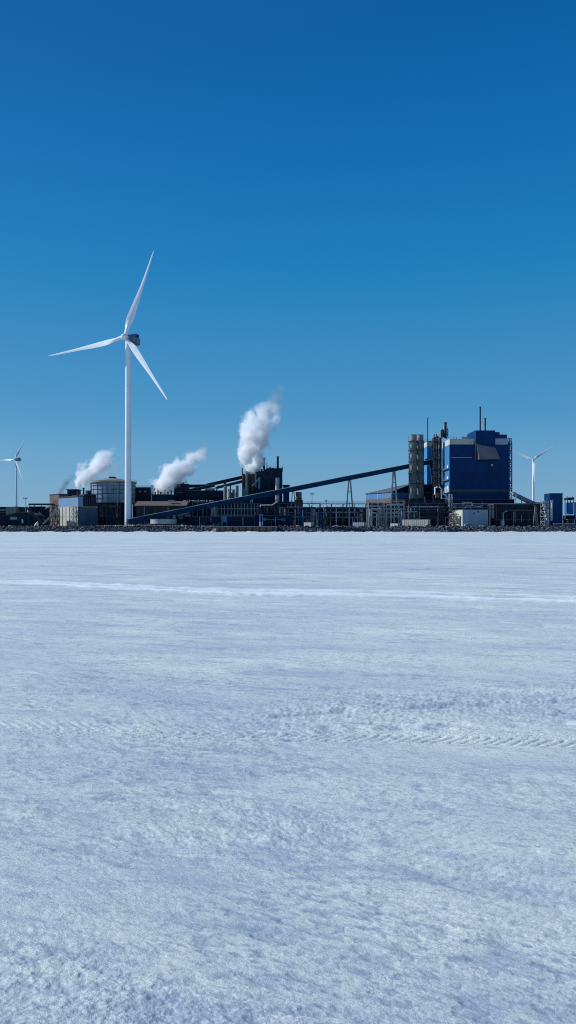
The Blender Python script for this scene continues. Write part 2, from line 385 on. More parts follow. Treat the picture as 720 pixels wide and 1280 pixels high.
# ------------------------------------------------------------------ land: ground sheet, bank, rocks, quay
gm_, n, l, b = nodes_mat('yard_ground')
tc = n.new('ShaderNodeTexCoord'); nz = n.new('ShaderNodeTexNoise'); nz.inputs['Scale'].default_value = 0.06; nz.inputs['Detail'].default_value = 8
l.new(tc.outputs['Object'], nz.inputs['Vector']); cr = n.new('ShaderNodeValToRGB')
cr.color_ramp.elements[0].position = 0.5; cr.color_ramp.elements[0].color = (0.07, 0.07, 0.075, 1)
cr.color_ramp.elements[1].position = 0.62; cr.color_ramp.elements[1].color = (0.6, 0.63, 0.66, 1)
l.new(nz.outputs['Fac'], cr.inputs[0]); l.new(cr.outputs[0], b.inputs['Base Color']); b.inputs['Roughness'].default_value = 0.9
g_ = MB(); g_.add([(-4500,407,G),(4500,407,G),(4500,9000,G),(-4500,9000,G)], [(0,1,2,3)]); struct(g_, 'ground', gm_)
e_ = MB(); e_.add([(-900,400.5,-0.1),(900,400.5,-0.1),(900,407,G),(-900,407,G)], [(0,1,2,3)]); struct(e_, 'embankment', 'conc')

rm, n, l, b = nodes_mat('riprap_stone')
ge = n.new('ShaderNodeNewGeometry'); cr = n.new('ShaderNodeValToRGB')
e = cr.color_ramp.elements; e[0].position = 0.0; e[0].color = (0.015, 0.017, 0.024, 1); e[1].position = 1.0; e[1].color = (0.24, 0.23, 0.23, 1)
q = cr.color_ramp.elements.new(0.7); q.color = (0.05, 0.052, 0.062, 1)
l.new(ge.outputs['Random Per Island'], cr.inputs[0]); l.new(cr.outputs[0], b.inputs['Base Color']); b.inputs['Roughness'].default_value = 0.85
def rocks(name, x0, x1, y0, y1, zf, count, smin, smax, m, label, cat, seed):
    rr = random.Random(seed); mb = MB()
    t = (1 + 5**0.5) / 2
    ico = [Vector(v).normalized() for v in [(-1,t,0),(1,t,0),(-1,-t,0),(1,-t,0),(0,-1,t),(0,1,t),(0,-1,-t),(0,1,-t),(t,0,-1),(t,0,1),(-t,0,-1),(-t,0,1)]]
    fc = [(0,11,5),(0,5,1),(0,1,7),(0,7,10),(0,10,11),(1,5,9),(5,11,4),(11,10,2),(10,7,6),(7,1,8),(3,9,4),(3,4,2),(3,2,6),(3,6,8),(3,8,9),(4,9,5),(2,4,11),(6,2,10),(8,6,7),(9,8,1)]
    for _ in range(count):
        x = rr.uniform(x0, x1); y = rr.uniform(y0, y1); s = rr.uniform(smin, smax) * (1.35 if rr.random() < .12 else 1)
        rot = Matrix.Rotation(rr.uniform(0, 6.28), 3, 'Z') @ Matrix.Rotation(rr.uniform(-.6, .6), 3, 'X')
        sx, sy, sz = s*rr.uniform(.7, 1.3), s*rr.uniform(.7, 1.1), s*rr.uniform(.5, .9); c = Vector((x, y, zf(x, y)))
        mb.add([c + rot @ Vector((p.x*sx, p.y*sy, p.z*sz)) * rr.uniform(.78, 1.18) for p in ico], fc)
    return tag(mb.build(name, m), label, cat, kind='stuff')
zs = lambda x, y: (y - 400.8) / 6.2 * 3.1 + rnd.uniform(-.1, .3)
rocks('riprap', -230, -42, 400.9, 407.2, zs, 3600, 0.32, 0.68, rm, 'grey boulders banked along the shore left of the brown quay wall', 'rocks', 1)
rocks('riprap', -7, 235, 400.9, 407.2, zs, 4800, 0.32, 0.68, rm, 'dark blue-grey boulders banked along the shore under the blue boiler house', 'rocks', 2)
# low snowy rubble heap in front of the big turbine
sm, n, l, b = nodes_mat('snow_dusted_rubble')
ge = n.new('ShaderNodeNewGeometry'); cr = n.new('ShaderNodeValToRGB'); e = cr.color_ramp.elements
e[0].position = 0.25; e[0].color = (0.10, 0.10, 0.11, 1); e[1].position = 0.95; e[1].color = (0.42, 0.44, 0.46, 1)
l.new(ge.outputs['Random Per Island'], cr.inputs[0]); l.new(cr.outputs[0], b.inputs['Base Color'])
rocks('rubble', XX(120, 406), XX(272, 406), 405.5, 411, lambda x, y: 3.1 + 0.75*max(0, 1 - abs(x - XX(170, 406))/30)*rnd.uniform(.6, 1), 620, 0.3, 0.6, sm,
      'pale snow-dusted gravel rubble at the foot of the big wind turbine', 'rubble', 3)
# quay wall
t = T('quay_wall', 'brown weathered concrete quay wall between two stretches of shore rocks', 'quay', 308, 400.4, z=-0.1)
mb = MB(); mb.box(XX(270, 401), XX(346, 401), 400.2, 407.5, -0.1, 2.9); mb.build('wall', 'rust', t)
mb = MB(); mb.box(XX(269.5, 401), XX(346.5, 401), 400.0, 407.6, 2.9, 3.25); mb.build('coping', 'conc', t)
for i in range(9):
    mb = MB(); x = XX(274 + i*8.4, 400); mb.box(x-.25, x+.25, 399.9, 400.19, 0.3, 2.6); mb.build('fender', 'tyre', t)

# ------------------------------------------------------------------ wind turbines
def blade_mesh(mb, L, fat=1.0):
    secs = [(0.0, 2.0, 2.0, 0), (0.03, 2.0, 2.0, 0), (0.09, 2.5, 1.6, 14), (0.18, 4.1, 0.95, 15), (0.26, 3.9, 0.7, 11), (0.4, 3.1, 0.5, 7), (0.6, 1.9, 0.34, 4), (0.8, 1.25, 0.2, 2), (0.94, 0.75, 0.11, 0), (0.99, 0.4, 0.06, 0), (1.0, 0.12, 0.04, 0)]
    n = 20; vs_ = []; fs = []; k = L / 50.0 * fat
    rs_ = [q[0] for q in secs]; rn = sorted(set([float(v) for v in np.linspace(0, 1, 41)] + [0.97, 0.985, 0.995]))
    secs = [(v, *[float(np.interp(v, rs_, [q[j] for q in secs])) for j in (1, 2, 3)]) for v in rn]
    for (r, c, th, tw) in secs:
        for j in range(n):
            a = 2*math.pi*j/n
            x = math.cos(a) * c/2; y = math.sin(a) * th/2
            if r > 0.05:
                x -= c*0.16                                # trailing edge on one side
                y *= (1 - 0.75*max(0.0, -math.cos(a)))
            ta = R(tw + 6); x, y = x*math.cos(ta) - y*math.sin(ta), x*math.sin(ta) + y*math.cos(ta)
            vs_.append((x*k, y*k - 2.2*r*r*L/50, 1.2*k + r*(L - 1.2*k)))
    m_ = len(secs)
    for i in range(m_-1):
        for j in range(n): fs.append((i*n+j, i*n+(j+1) % n, (i+1)*n+(j+1) % n, (i+1)*n+j))
    fs.append(tuple(reversed(range(n)))); fs.append(tuple((m_-1)*n+j for j in range(n)))
    mb.add(vs_, fs)
def turbine(px_tower, py_hub, Y, L, phis, label, r_base, r_top, nac_col='nacelle', yaw=-21, k=1.0, tilt=7.5):
    x = XX(px_tower, Y); zh = ZZ(py_hub, Y) - G
    root = thing('wind_turbine', label, 'wind turbine', (x, Y, G), R(yaw), 'white wind turbines')
    mb = MB(); zt = zh - 2.0*k; zz = [0, zt*0.3, zt*0.6, zt*0.85, zt]
    mb.rings([(0,0,z) for z in zz], [r_base + (r_top-r_base)*z/zt for z in zz], 40); tw = mb.build('tower', 'twhite', root, world=False, smooth=True)
    for f_ in (.24, .5, .76):
        mb = MB(); z = zt*f_; q = r_base + (r_top-r_base)*f_; mb.rings([(0,0,z-.07),(0,0,z+.07)], [q+.02]*2, 40); mb.build('flange', 'lgrey', tw, world=False)
    mb = MB(); mb.box(-0.5, 0.5, -r_base-0.06, -r_base+0.3, 0.6, 2.8); mb.build('door', 'steel', tw, world=False)
    mb = MB(); mb.rings([(0,0,-0.3),(0,0,0.25)], [r_base*1.5]*2, 24); mb.build('foundation', 'conc', root, world=False)
    # nacelle
    mb = MB(); ys = [-1.7, -1.0, 3.0, 7.2, 9.6, 10.2]; ws = [1.5, 2.0, 2.25, 2.2, 2.0, 1.5]; hh = [1.5, 1.95, 2.3, 2.3, 2.1, 1.5]
    sec = []
    for y, w_, h_ in zip(ys, ws, hh):
        for j in range(16):
            a = 2*math.pi*(j+.5)/16; cx = math.copysign(abs(math.cos(a))**0.45, math.cos(a)); cz = math.copysign(abs(math.sin(a))**0.45, math.sin(a))
            sec.append((cx*w_*k, y*k, zh + cz*h_*k))
    fs = [(i*16+j, i*16+(j+1) % 16, (i+1)*16+(j+1) % 16, (i+1)*16+j) for i in range(5) for j in range(16)]
    fs += [tuple(range(16)), tuple(80+j for j in range(16))]
    mb.add(sec, fs); nac = mb.build('nacelle', nac_col, root, world=False, smooth=True)
    mb = MB(); mb.box(-1.9*k, 1.9*k, 5.6*k, 8.4*k, zh+2.25*k, zh+3.9*k); mb.build('cooler', 'navy', nac, world=False)
    mb = MB()
    for sx in (-1.5, 1.5): mb.bar((sx*k, 9.1*k, zh+2.1*k), (sx*k, 9.1*k, zh+4.0*k), 0.16*k)
    mb.bar((-1.5*k, 9.1*k, zh+3.5*k), (1.5*k, 9.1*k, zh+3.5*k), 0.12*k)
    for z in (-.9, 0.3): mb.box(2.27*k, 2.32*k, 1.5*k, 8.8*k, zh+z*k, zh+(z+.5)*k)
    for z in (-.9, 0.3): mb.box(-2.32*k, -2.27*k, 1.5*k, 8.8*k, zh+z*k, zh+(z+.5)*k)
    mb.build('roof_rail', 'steel', nac, world=False)
    # hub
    hy = -3.6*k
    mb = MB(); mb.rings([(0, 1.9*k+hy, zh), (0, 1.2*k+hy, zh), (0, -0.6*k+hy, zh), (0, -1.7*k+hy, zh), (0, -2.3*k+hy, zh), (0, -2.45*k+hy, zh)],
                        [1.5*k, 1.75*k, 1.75*k, 1.35*k, 0.65*k, 0.08*k], 24); mb.build('hub', 'twhite', root, world=False, smooth=True)
    for ph in phis:
        mb = MB(); blade_mesh(mb, L, 1.0 if L > 45 else 1.5); bl = mb.build('blade', 'twhite', root, world=False, smooth=True)
        bl.location = (0, hy, zh); bl.rotation_euler = (Matrix.Rotation(R(-tilt), 3, 'X') @ Matrix.Rotation(R(90 - ph), 3, 'Y')).to_euler()
    return root
turbine(160.1, 423.0, 425, 51.3, (70.9, 188.6, 308.9), 'tall white wind turbine standing nearest, in front of the round tank', 1.92, 1.5)
turbine(20.3, 574.5, 1100, 34.0, (61, 181, 301), 'small far wind turbine at the left edge of the view', 1.95, 1.25, 'steel', k=0.85)
turbine(666.6, 574.5, 1100, 35.0, (33, 153, 273), 'small far wind turbine to the right of the blue boiler house', 1.95, 1.25, 'twhite', k=0.75)

# ------------------------------------------------------------------ generic builders
def railing(mb, pts, h=1.1, step=3.0):
    for a, b_ in zip(pts, pts[1:]):
        a = Vector(a); b_ = Vector(b_); L = (b_-a).length; n_ = max(1, int(L/step))
        for i in range(n_+1):
            p = a.lerp(b_, i/n_); mb.bar(p, p+Vector((0,0,h)), 0.09)
        for z in (0.55, h): mb.bar(a+Vector((0,0,z)), b_+Vector((0,0,z)), 0.09)
def lattice(mb, x0, x1, y0, y1, z0, z1, bay, wd=0.25):
    """braced steel tower between two levels"""
    n_ = max(1, round((z1-z0)/bay)); c = [(x0,y0),(x1,y0),(x1,y1),(x0,y1)]
    for x, y in c: mb.bar((x,y,z0), (x,y,z1), wd)
    for i in range(n_):
        za = z0+(z1-z0)*i/n_; zb = z0+(z1-z0)*(i+1)/n_
        for j in range(4):
            a = c[j]; b_ = c[(j+1) % 4]
            mb.bar((*a, zb), (*b_, zb), wd*0.8)
            if i % 2: mb.bar((*a, za), (*b_, zb), wd*0.6)
            else: mb.bar((*b_, za), (*a, zb), wd*0.6)
def lamp_mast(px, pt, Y, label, hw=1.0):
    t = T('lamp_mast', label, 'lamp mast', px, Y, 'floodlight masts in the plant')
    z = ZZ(pt, Y); x = XX(px, Y)
    mb = MB(); mb.tube((x,Y,G), (x,Y,z), 0.30, 8, 0.14); mb.build('pole', 'steel', t)
    mb = MB(); mb.box(x-hw, x+hw, Y-hw*.6, Y+hw*.6, z-0.25, z-0.1); railing(mb, [(x-hw,Y-.6*hw,z-.1),(x+hw,Y-.6*hw,z-.1)], .6, 1); mb.build('platform', 'dsteel', t)
    for s in (-1, 0, 1):
        mb = MB(); mb.box(x+s*hw*.8-.28, x+s*hw*.8+.28, Y-hw*.6-.3, Y-hw*.6-.05, z-.05, z+.5); mb.build('floodlight', 'steel', t)
def rack(pa, pb, pt, Y, d, label, seed, levels=4, bay=7.0, m='dsteel', pm=('dsteel','steel','steel','brown','pblue'), npipe=7, wd=0.32):
    """pipe rack: portal frames, beams, and the runs of pipe it is built with"""
    rr = random.Random(seed)
    xa, xb = XX(pa, Y), XX(pb, Y); zt = ZZ(pt, Y)
    t = T('pipe_rack', label, 'pipe rack', (pa+pb)/2, Y, 'pipe racks along the shore')
    n_ = max(2, round((xb-xa)/bay)); mb = MB()
    zl = [G + (zt-G)*(0.38 + 0.62*i/(levels-1)) for i in range(levels)]
    for i in range(n_+1):
        x = xa+(xb-xa)*i/n_
        for y in (Y, Y+d): mb.bar((x,y,G), (x,y,zt), wd)
        for z in zl: mb.bar((x,Y,z), (x,Y+d,z), wd*.8)
        if i < n_ and i % 3 == 1:
            x2 = xa+(xb-xa)*(i+1)/n_; mb.bar((x,Y,G), (x2,Y,zl[0]), wd*.6); mb.bar((x2,Y,G), (x,Y,zl[0]), wd*.6)
    for z in zl:
        for y in (Y, Y+d): mb.bar((xa,y,z), (xb,y,z), wd*.8)
    # zigzag between the two top levels
    for i in range(n_):
        x = xa+(xb-xa)*i/n_; x2 = xa+(xb-xa)*(i+1)/n_
        a, b_ = (zl[-2], zl[-1]) if i % 2 else (zl[-1], zl[-2])
        mb.bar((x,Y,a), ((x+x2)/2,Y,b_), wd*.45); mb.bar(((x+x2)/2,Y,b_), (x2,Y,a), wd*.45)
    mb.build('frame', m, t)
    mb = MB(); railing(mb, [(xa,Y,zt+wd/2),(xb,Y,zt+wd/2)], 1.1, 2.4); mb.build('railing', m, t)
    for k in range(npipe):
        z = rr.choice(zl[:-1]) ; r = rr.uniform(.16, .45); y = Y + d*rr.uniform(.1, .85)
        a = xa + (xb-xa)*rr.uniform(0, .3); b_ = xb - (xb-xa)*rr.uniform(0, .3)
        mb = MB(); pts = [(a,y,G+.4), (a,y,z+r+.2), (b_,y,z+r+.2)]
        if rr.random() < .5: pts = [(a,y,z+r+.2), (b_,y,z+r+.2), (b_,y,G+.4)]
        mb.tube(pts[0], pts[1], r, 8); mb.tube(pts[1], pts[2], r*1.01, 8)
        mb.build('pipe', rr.choice(pm), t, smooth=True)
    for k in range(int((xb-xa)/2.6)):
        x = rr.uniform(xa, xb); z = rr.uniform(G+3, zl[-1]); mb = MB(); mb.tube((x, Y-.5, G), (x, Y-.5, z), rr.uniform(.10,.34), 8)
        mb.build('riser', rr.choice(pm), t, smooth=True)
    return t
def hall(name, label, cat, pa, pb, pt, Y, d, m='dark', bot=None, roofm='roof', overhang=0.5, win=0, wm='glass', door=0, cols=0, rail=False, roof_h=0.5, group=None):
    """flat-roofed industrial building with windows, doors, columns, roof edge"""
    t = T(name, label, cat, (pa+pb)/2, Y, group)
    x0 = XX(pa, Y if pa < 360 else Y+d); x1 = XX(pb, Y+d if pb < 360 else Y); z1 = ZZ(pt, Y); z0 = G if bot is None else ZZ(bot, Y)
    mb = MB(); mb.box(x0, x1, Y, Y+d, z0, z1-roof_h); wl = mb.build('wall', m, t)
    mb = MB(); mb.box(x0-overhang, x1+overhang, Y-overhang, Y+d+overhang, z1-roof_h+.003, z1); rf = mb.build('roof', roofm, t)
    if rail:
        mb = MB(); railing(mb, [(x0,Y,z1),(x1,Y,z1)], 1.1, 3); mb.build('railing', 'dsteel', t)
    rr = random.Random(int(pa*7+pt))
    for i in range(win):
        x = x0 + (x1-x0)*(i+.5)/win; z = z0 + (z1-z0)*.62
        mb = MB(); mb.box(x-1.0, x+1.0, Y-.12, Y-.004, z-.7, z+.7); f_ = mb.build('window', 'lsteel', t)
        mb = MB(); mb.box(x-.85, x+.85, Y-.16, Y-.124, z-.55, z+.55); mb.build('pane', wm, f_)
    for i in range(door):
        x = x0 + (x1-x0)*(i+.5)/door*0.9
        mb = MB(); mb.box(x-1.6, x+1.6, Y-.14, Y-.004, G+.02, G+3.6); mb.build('door', 'lsteel', t)
    if m in ('dark', 'deep') and x1-x0 > 8:
        for i in range(int((x1-x0)/3.6)):
            x = rr.uniform(x0+.6, x1-.6); za = z0 + (z1-z0)*rr.choice((0, 0, .2, .45)); zb = za + (z1-roof_h-za)*rr.uniform(.3, .95); r_ = rr.uniform(.12, .36)
            mb = MB(); mb.tube((x, Y-.5, za), (x, Y-.5, zb), r_, 8)
            if rr.random() < .5: mb.tube((x, Y-.5, zb), (x, Y+.1, zb), r_, 8)
            mb.build('wall_pipe', rr.choice(('steel', 'steel', 'pblue', 'lsteel', 'brown', 'dsteel')), t, smooth=True)
        for i in range(max(1, int((z1-z0)/6))):
            z = z0 + (z1-z0)*(i+.7)/max(1, int((z1-z0)/6)) * .85; a = x0+(x1-x0)*rr.uniform(0,.3); b_ = x1-(x1-x0)*rr.uniform(0,.3)
            mb = MB(); mb.box(a, b_, Y-.9, Y-.004, z, z+.18); mb.build('ledge', rr.choice(('steel', 'dsteel')), t)
    for i in range(cols):
        x = x0 + (x1-x0)*(i+.5)/cols
        mb = MB(); mb.box(x-.22, x+.22, Y-.35, Y-.004, z0, z1-roof_h-.05); mb.build('column', 'steel', t)
    return t, x0, x1, z0, z1
def stack(t, px, pt, pb, Y, r, m='dsteel', name='stack'):
    mb = MB(); x = XX(px, Y); z0, z1 = ZZ(pb, Y), ZZ(pt, Y)
    mb.tube((x,Y,z0), (x,Y,z1), r, 12); mb.rings([(x,Y,z1-.5),(x,Y,z1+.02)], [r*1.25]*2, 12); mb.rings([(x,Y,(z0+z1)/2),(x,Y,(z0+z1)/2+.3)], [r*1.3]*2, 12)
    return mb.build(name, m, t, smooth=True)

# ================================================================== left end of the plant
t, x0, x1, z0, z1 = hall('storage_shed', 'long dark shed with a pale roof edge at the far left edge of the shore', 'shed', -40, 34, 633.5, 470, 14, 'dark')
mb = MB(); mb.box(x0, x1-6, 469.5, 469.9, ZZ(638.2, 470), ZZ(636.8, 470)); mb.build('roof_gutter', 'steel', t)
t = T('storage_bin', 'pale grey concrete bin tapering to a chute beside the far left turbine tower', 'bin', 14, 452)
mb = MB(); mb.prism([(XX(7.5,452), ZZ(634,452)), (XX(20,452), ZZ(633,452)), (XX(19,452), ZZ(641,452)), (XX(15,452), ZZ(645,452)), (XX(7.5,452), ZZ(646,452))], 452, 458); mb.build('bin', 'conc', t)
mb = MB()
for p in (9, 18): V(mb, p, 641, None, 453.5, .3); V(mb, p, 641, None, 457, .3)
mb.build('leg', 'dsteel', t)
t = T('low_warehouse', 'low dark warehouse with sagging roofline and one pale wall panel at far left', 'warehouse', 22, 440)
mb = MB(); mb.prism([(XX(-30,440), G), (XX(46,440), G), (XX(46,440), ZZ(645,440)), (XX(36,440), ZZ(641.5,440)), (XX(20,440), ZZ(642,440)), (XX(0,440), ZZ(647,440)), (XX(-30,440), ZZ(647,440))], 440, 450); mb.build('wall', 'dark', t)
mb = MB()
rp = [(-30,647),(0,647),(20,642),(36,641.5),(46,645)]
for a, b_ in zip(rp, rp[1:]): mb.bar((XX(a[0],440), 445, ZZ(a[1],440)+.35), (XX(b_[0],440), 445, ZZ(b_[1],440)+.35), 11.5, .5)
mb.build('roof', 'roof', t)
mb = MB(); Fb(mb, 12.5, 21.5, 646, 649.5, 439.9, .09); mb.build('wall_panel', 'lgrey', t)
mb = MB(); Fb(mb, 27, 29, 649, 654, 439.9, .09); mb.build('door', 'white', t)
mb = MB(); Fb(mb, 10, 11.6, 656.6, 659, 425, 1.2)
tag(mb.build('electrical_cabinet', 'white'), 'tiny white cabinet on the bank at far left', 'cabinet')
lamp_mast(32.2, 623.2, 452, 'slim lamp mast rising above the dark sheds at far left', 1.2)

t = T('crusher_house', 'dark open-sided crusher house under a long flat gantry at left', 'industrial building', 50, 458)
mb = MB(); B(mb, 36, 62, 633, None, 460, 10); mb.build('wall', 'dark', t)
mb = MB(); Fb(mb, 35.5, 65.5, 629.3, 631.2, 457, 5); mb.build('gantry', 'dsteel', t)
mb = MB()
for p in (37, 43, 52, 60, 65): mb.bar((XX(p,457),457.2,G), (XX(p,457),457.2,ZZ(631.2,457)), .35)
for p in range(37, 63, 5): mb.bar((XX(p,457),457.1,ZZ(643,457)), (XX(p+5,457),457.1,ZZ(634,457)), .3)
for y_ in (636, 640, 645): mb.bar((XX(37,457),457.1,ZZ(y_,457)), (XX(65,457),457.1,ZZ(y_,457)), .3)
mb.build('frame', 'dsteel', t)
for (a, b_, c, d_) in ((48,640,55,646), (57,636,63,633), (50,647,58,652)):
    mb = MB(); mb.tube(P(a,b_,456), P(c,d_,456), .55, 10); mb.build('duct', 'steel', t, smooth=True)
def small_conveyor(pa, ya, pb, yb, Y, label, m='steel'):
    t = T('conveyor', label, 'conveyor', (pa+pb)/2, Y)
    mb = MB(); mb.bar(P(pa,ya,Y), P(pb,yb,Y), 2.0, 1.0); mb.build('belt_trough', m, t)
    mb = MB()
    for f_ in (.12, .5, .88):
        p = P(pa,ya,Y).lerp(P(pb,yb,Y), f_)
        if p.z > G+1.2: mb.bar((p.x-.5,Y,G), (p.x,Y,p.z-.6), .22); mb.bar((p.x+.5,Y,G), (p.x,Y,p.z-.6), .22)
    mb.build('trestle', 'dsteel', t)
small_conveyor(33, 634, 53.5, 654.5, 436, 'slim grey conveyor sloping down to the right in front of the crusher house', 'dsteel')
small_conveyor(54, 655, 71.5, 638.5, 434, 'paler conveyor sloping up to the right towards the cream building', 'steel')
mb = MB(); mb.add([P(40.5,660,424), P(48.5,660,424), P(48.5,660,428), P(40.5,660,428), P(47.6,651.5,426), P(44.5,654,426)], [(0,1,4,5),(1,2,4),(2,3,5,4),(3,0,5),(0,3,2,1)])
tag(mb.build('stockpile', 'cream'), 'small pinkish white peaked stockpile on the bank under the grey conveyors', 'stockpile')
dX, dY = XX(74, 476), 476
t = thing('dust_house', 'reddish brown block rising behind the blue-topped cream building', 'industrial building', (dX, dY, G), R(42))
zt = ZZ(617, dY)-G
mb = MB(); mb.box(0, 8, 0, 14.5, 0, zt-.5); mb.build('wall', 'rust', t, world=False)
mb = MB(); mb.box(-.3, 8.3, -.3, 14.8, zt-.497, zt); mb.build('roof', 'roof', t, world=False)
mb = MB(); mb.box(-.12, -.004, 3, 9, zt*.55, zt*.8); mb.build('louvre', 'brown', t, world=False)

# scaffolding-like steelwork between crusher house and cream building
t = T('steel_tower', 'tangled dark steel stair tower left of the cream building', 'steel tower', 68, 446)
mb = MB(); lattice(mb, XX(65,446), XX(71.5,446), 446, 450, G, ZZ(632,446), 3.2, .3); mb.build('frame', 'dsteel', t)
for z in (642, 650):
    mb = MB(); mb.box(XX(64.6,446), XX(71.8,446), 445.8, 450.2, ZZ(z,446), ZZ(z,446)+.15); mb.build('platform', 'steel', t)

# rotated cream and pale blue building
cY = 430; cx = XX(97.3, cY)
t = thing('cream_building', 'cream building with pale blue upper storey and dark gable end at left', 'industrial building', (cx, cY, G), R(45))
zt = ZZ(633, cY)-G; zu = ZZ(620.5, cY)-G
mb = MB(); mb.box(0, 12.6, 0, 23.6, 0, zt); mb.build('lower_wall', 'cream', t, world=False)
mb = MB(); mb.box(.25, 3.6, .25, 23.4, zt+.003, zu); mb.build('upper_wall', 'pblue', t, world=False)
mb = MB(); mb.box(-.3, 3.9, -.1, 23.7, zu+.003, zu+.35); mb.build('roof', 'roof', t, world=False)
mb = MB(); mb.box(0.0, 12.7, -.09, -.004, 0.0, zt-.4); mb.build('gable_cladding', mat('slate_cladding', (0.05,0.085,0.125), .6, panel=(3,4,.1), streak=.15), t, world=False)
mb = MB(); mb.box(-.2, 12.9, -.25, -.095, zt-.4, zt+.1); mb.build('gable_coping', 'tan', t, world=False)
for i in range(6):
    y = 1.4 + i*4.2; mb = MB(); mb.box(-.28, -.004, y-.2, y+.2, 0, zt-.1); mb.build('pilaster', 'steel' if i < 2 else 'cream', t, world=False)
mb = MB(); mb.box(-.12, -.003, 2.2, 23.4, zt*.5, zt*.5+.25); mb.build('floor_band', 'steel', t, world=False)
mb = MB(); mb.box(-.4, -.3, 4.6, 12.2, 0.02, 3.6); mb.build('door', 'dark', t, world=False)
mb = MB(); lattice(mb, -2.2, -.5, .6, 4.0, 0, zt, 3.0, .2); mb.build('stair_tower', 'conc', t, world=False)
mb = MB(); mb.box(4.2, 12.4, .4, 14, zt+.003, ZZ(617.5, cY)-G); mb.build('filter_block', 'dark', t, world=False)
mb = MB()
for i in range(6): mb.tube((4.8+i*1.4, .05, zt+.2), (4.8+i*1.4, .05, zt+5.4), .45, 10)
mb.build('filter_tubes', 'dsteel', t, world=False, smooth=True)
for (x, y, hgt, r) in ((1.2, 2.2, 3.9, .45), (4.8, 2.0, 4.6, .55), (7.2, 1.6, 2.6, .4)):
    zb = zu if x < 3.7 else ZZ(617.5, cY)-G
    mb = MB(); mb.tube((x,y,zb), (x,y,zb+hgt-1), r, 12); mb.rings([(x,y,zb+hgt-1.3),(x,y,zb+hgt-.8)], [r*1.25]*2, 12); mb.build('stack', 'dsteel', t, world=False, smooth=True)
mb = MB(); mb.box(6.6, 9.0, .6, 3, ZZ(617.5,cY)-G+.003, ZZ(614.5,cY)-G+1); mb.build('roof_unit', 'dark', t, world=False)
t, *_ = hall('roof_conveyor_house', 'low dark block behind the pale blue storey under the small smoke', 'industrial building', 84, 101, 611.5, 480, 8, 'dark')

# ------------------------------------------------------------------ round tank
tY = 470; tx = XX(141.5, tY+0); tr_ = 27.6/F*tY*0.985; ty = tY + tr_
tx = XX(141.5, ty); tr_ = 27.6/F*ty*.98
def zt_(py): return ZZ(py, ty - tr_*.6)
t = thing('storage_tank', 'large round grey tank with ochre rim behind the big wind turbine', 'tank', (tx, ty, G))
mb = MB(); mb.rings([(tx,ty,zt_(629)),(tx,ty,zt_(603.5))], [tr_]*2, 72); mb.build('shell', mat('tank_sheet', (0.24,0.31,0.38), .5, panel=(2.6,4.2,.12), streak=.2), t, smooth=True)
mb = MB()
for i in range(24):
    a = 2*math.pi*i/24; mb.bar((tx+math.cos(a)*(tr_+.12), ty+math.sin(a)*(tr_+.12), zt_(629)), (tx+math.cos(a)*(tr_+.12), ty+math.sin(a)*(tr_+.12), zt_(603.5)), .2)
for py_ in (628.5, 623, 617.5, 612, 607):
    mb.rings([(tx,ty,zt_(py_)-.14),(tx,ty,zt_(py_)+.14)], [tr_+.3]*2, 72)
mb.build('stiffeners', 'dsteel', t)
mb = MB(); mb.rings([(tx,ty,zt_(603.3)),(tx,ty,zt_(601.4))], [tr_+.9]*2, 72); mb.build('rim', 'tan', t, smooth=True)
mb = MB(); mb.rings([(tx,ty,zt_(601.3)),(tx,ty,zt_(598.8)),(tx,ty,zt_(597.0)),(tx,ty,zt_(596.2))], [tr_+.7, tr_*.55, tr_*.2, .6], 48); mb.build('roof', 'tan', t)
mb = MB(); mb.box(tx-2.2, tx+1.4, ty-2, ty+2, zt_(597.6), zt_(594.8)); mb.build('roof_hatch', 'dsteel', t)
mb = MB()
for i in range(60):
    a = 2*math.pi*i/60; b_ = 2*math.pi*(i+1)/60; p = Vector((tx+math.cos(a)*(tr_+.8), ty+math.sin(a)*(tr_+.8), zt_(601.3))); q_ = Vector((tx+math.cos(b_)*(tr_+.8), ty+math.sin(b_)*(tr_+.8), zt_(601.3)))
    mb.bar(p, p+Vector((0,0,1.1)), .09); mb.bar(p+Vector((0,0,1.1)), q_+Vector((0,0,1.1)), .09)
mb.build('railing', 'steel', t)
mb = MB(); mb.rings([(tx,ty,G),(tx,ty,zt_(629.2))], [tr_*.86, tr_*.86], 40); mb.build('base', 'dark', t)
for i in range(14):
    a = math.pi + math.pi*(i+.5)/14; mb = MB(); x = tx+math.cos(a)*(tr_-.6); y = ty+math.sin(a)*(tr_-.6); mb.bar((x,y,G), (x,y,zt_(629.1)), .8); mb.build('leg', 'dsteel', t)
mb = MB(); mb.tube((XX(146.7,tY-1),tY-1.2,G), (XX(146.7,tY-1),tY-1.2,zt_(607)), .35, 10); mb.build('riser_pipe', 'steel', t, smooth=True)
# chute frame left of and below the tank
t = T('hopper', 'dark hopper frame with slanting chutes beneath the round tank', 'hopper', 136, 446)
mb = MB(); lattice(mb, XX(124,446), XX(147,446), 446, 452, G, ZZ(632,446), 4.5, .35)
mb.bar((XX(135,446),446,G), (XX(135,446),446,ZZ(632,446)), .35); mb.build('frame', 'dsteel', t)
mb = MB(); mb.bar(P(122,631,449), P(150,634,449), 3.5, 1.6); mb.build('belt_gallery', 'brown', t)
for a in ((124,637,130,652), (136,637,133,650), (140,636,144,655)):
    mb = MB(); mb.tube(P(a[0],a[1],445.3), P(a[2],a[3],445.3), .3, 8, .4); mb.build('chute', 'dsteel', t, smooth=True)
mb = MB(); B(mb, 123, 150, 647, None, 447, 4); mb.build('machine_housing', 'dark', t)

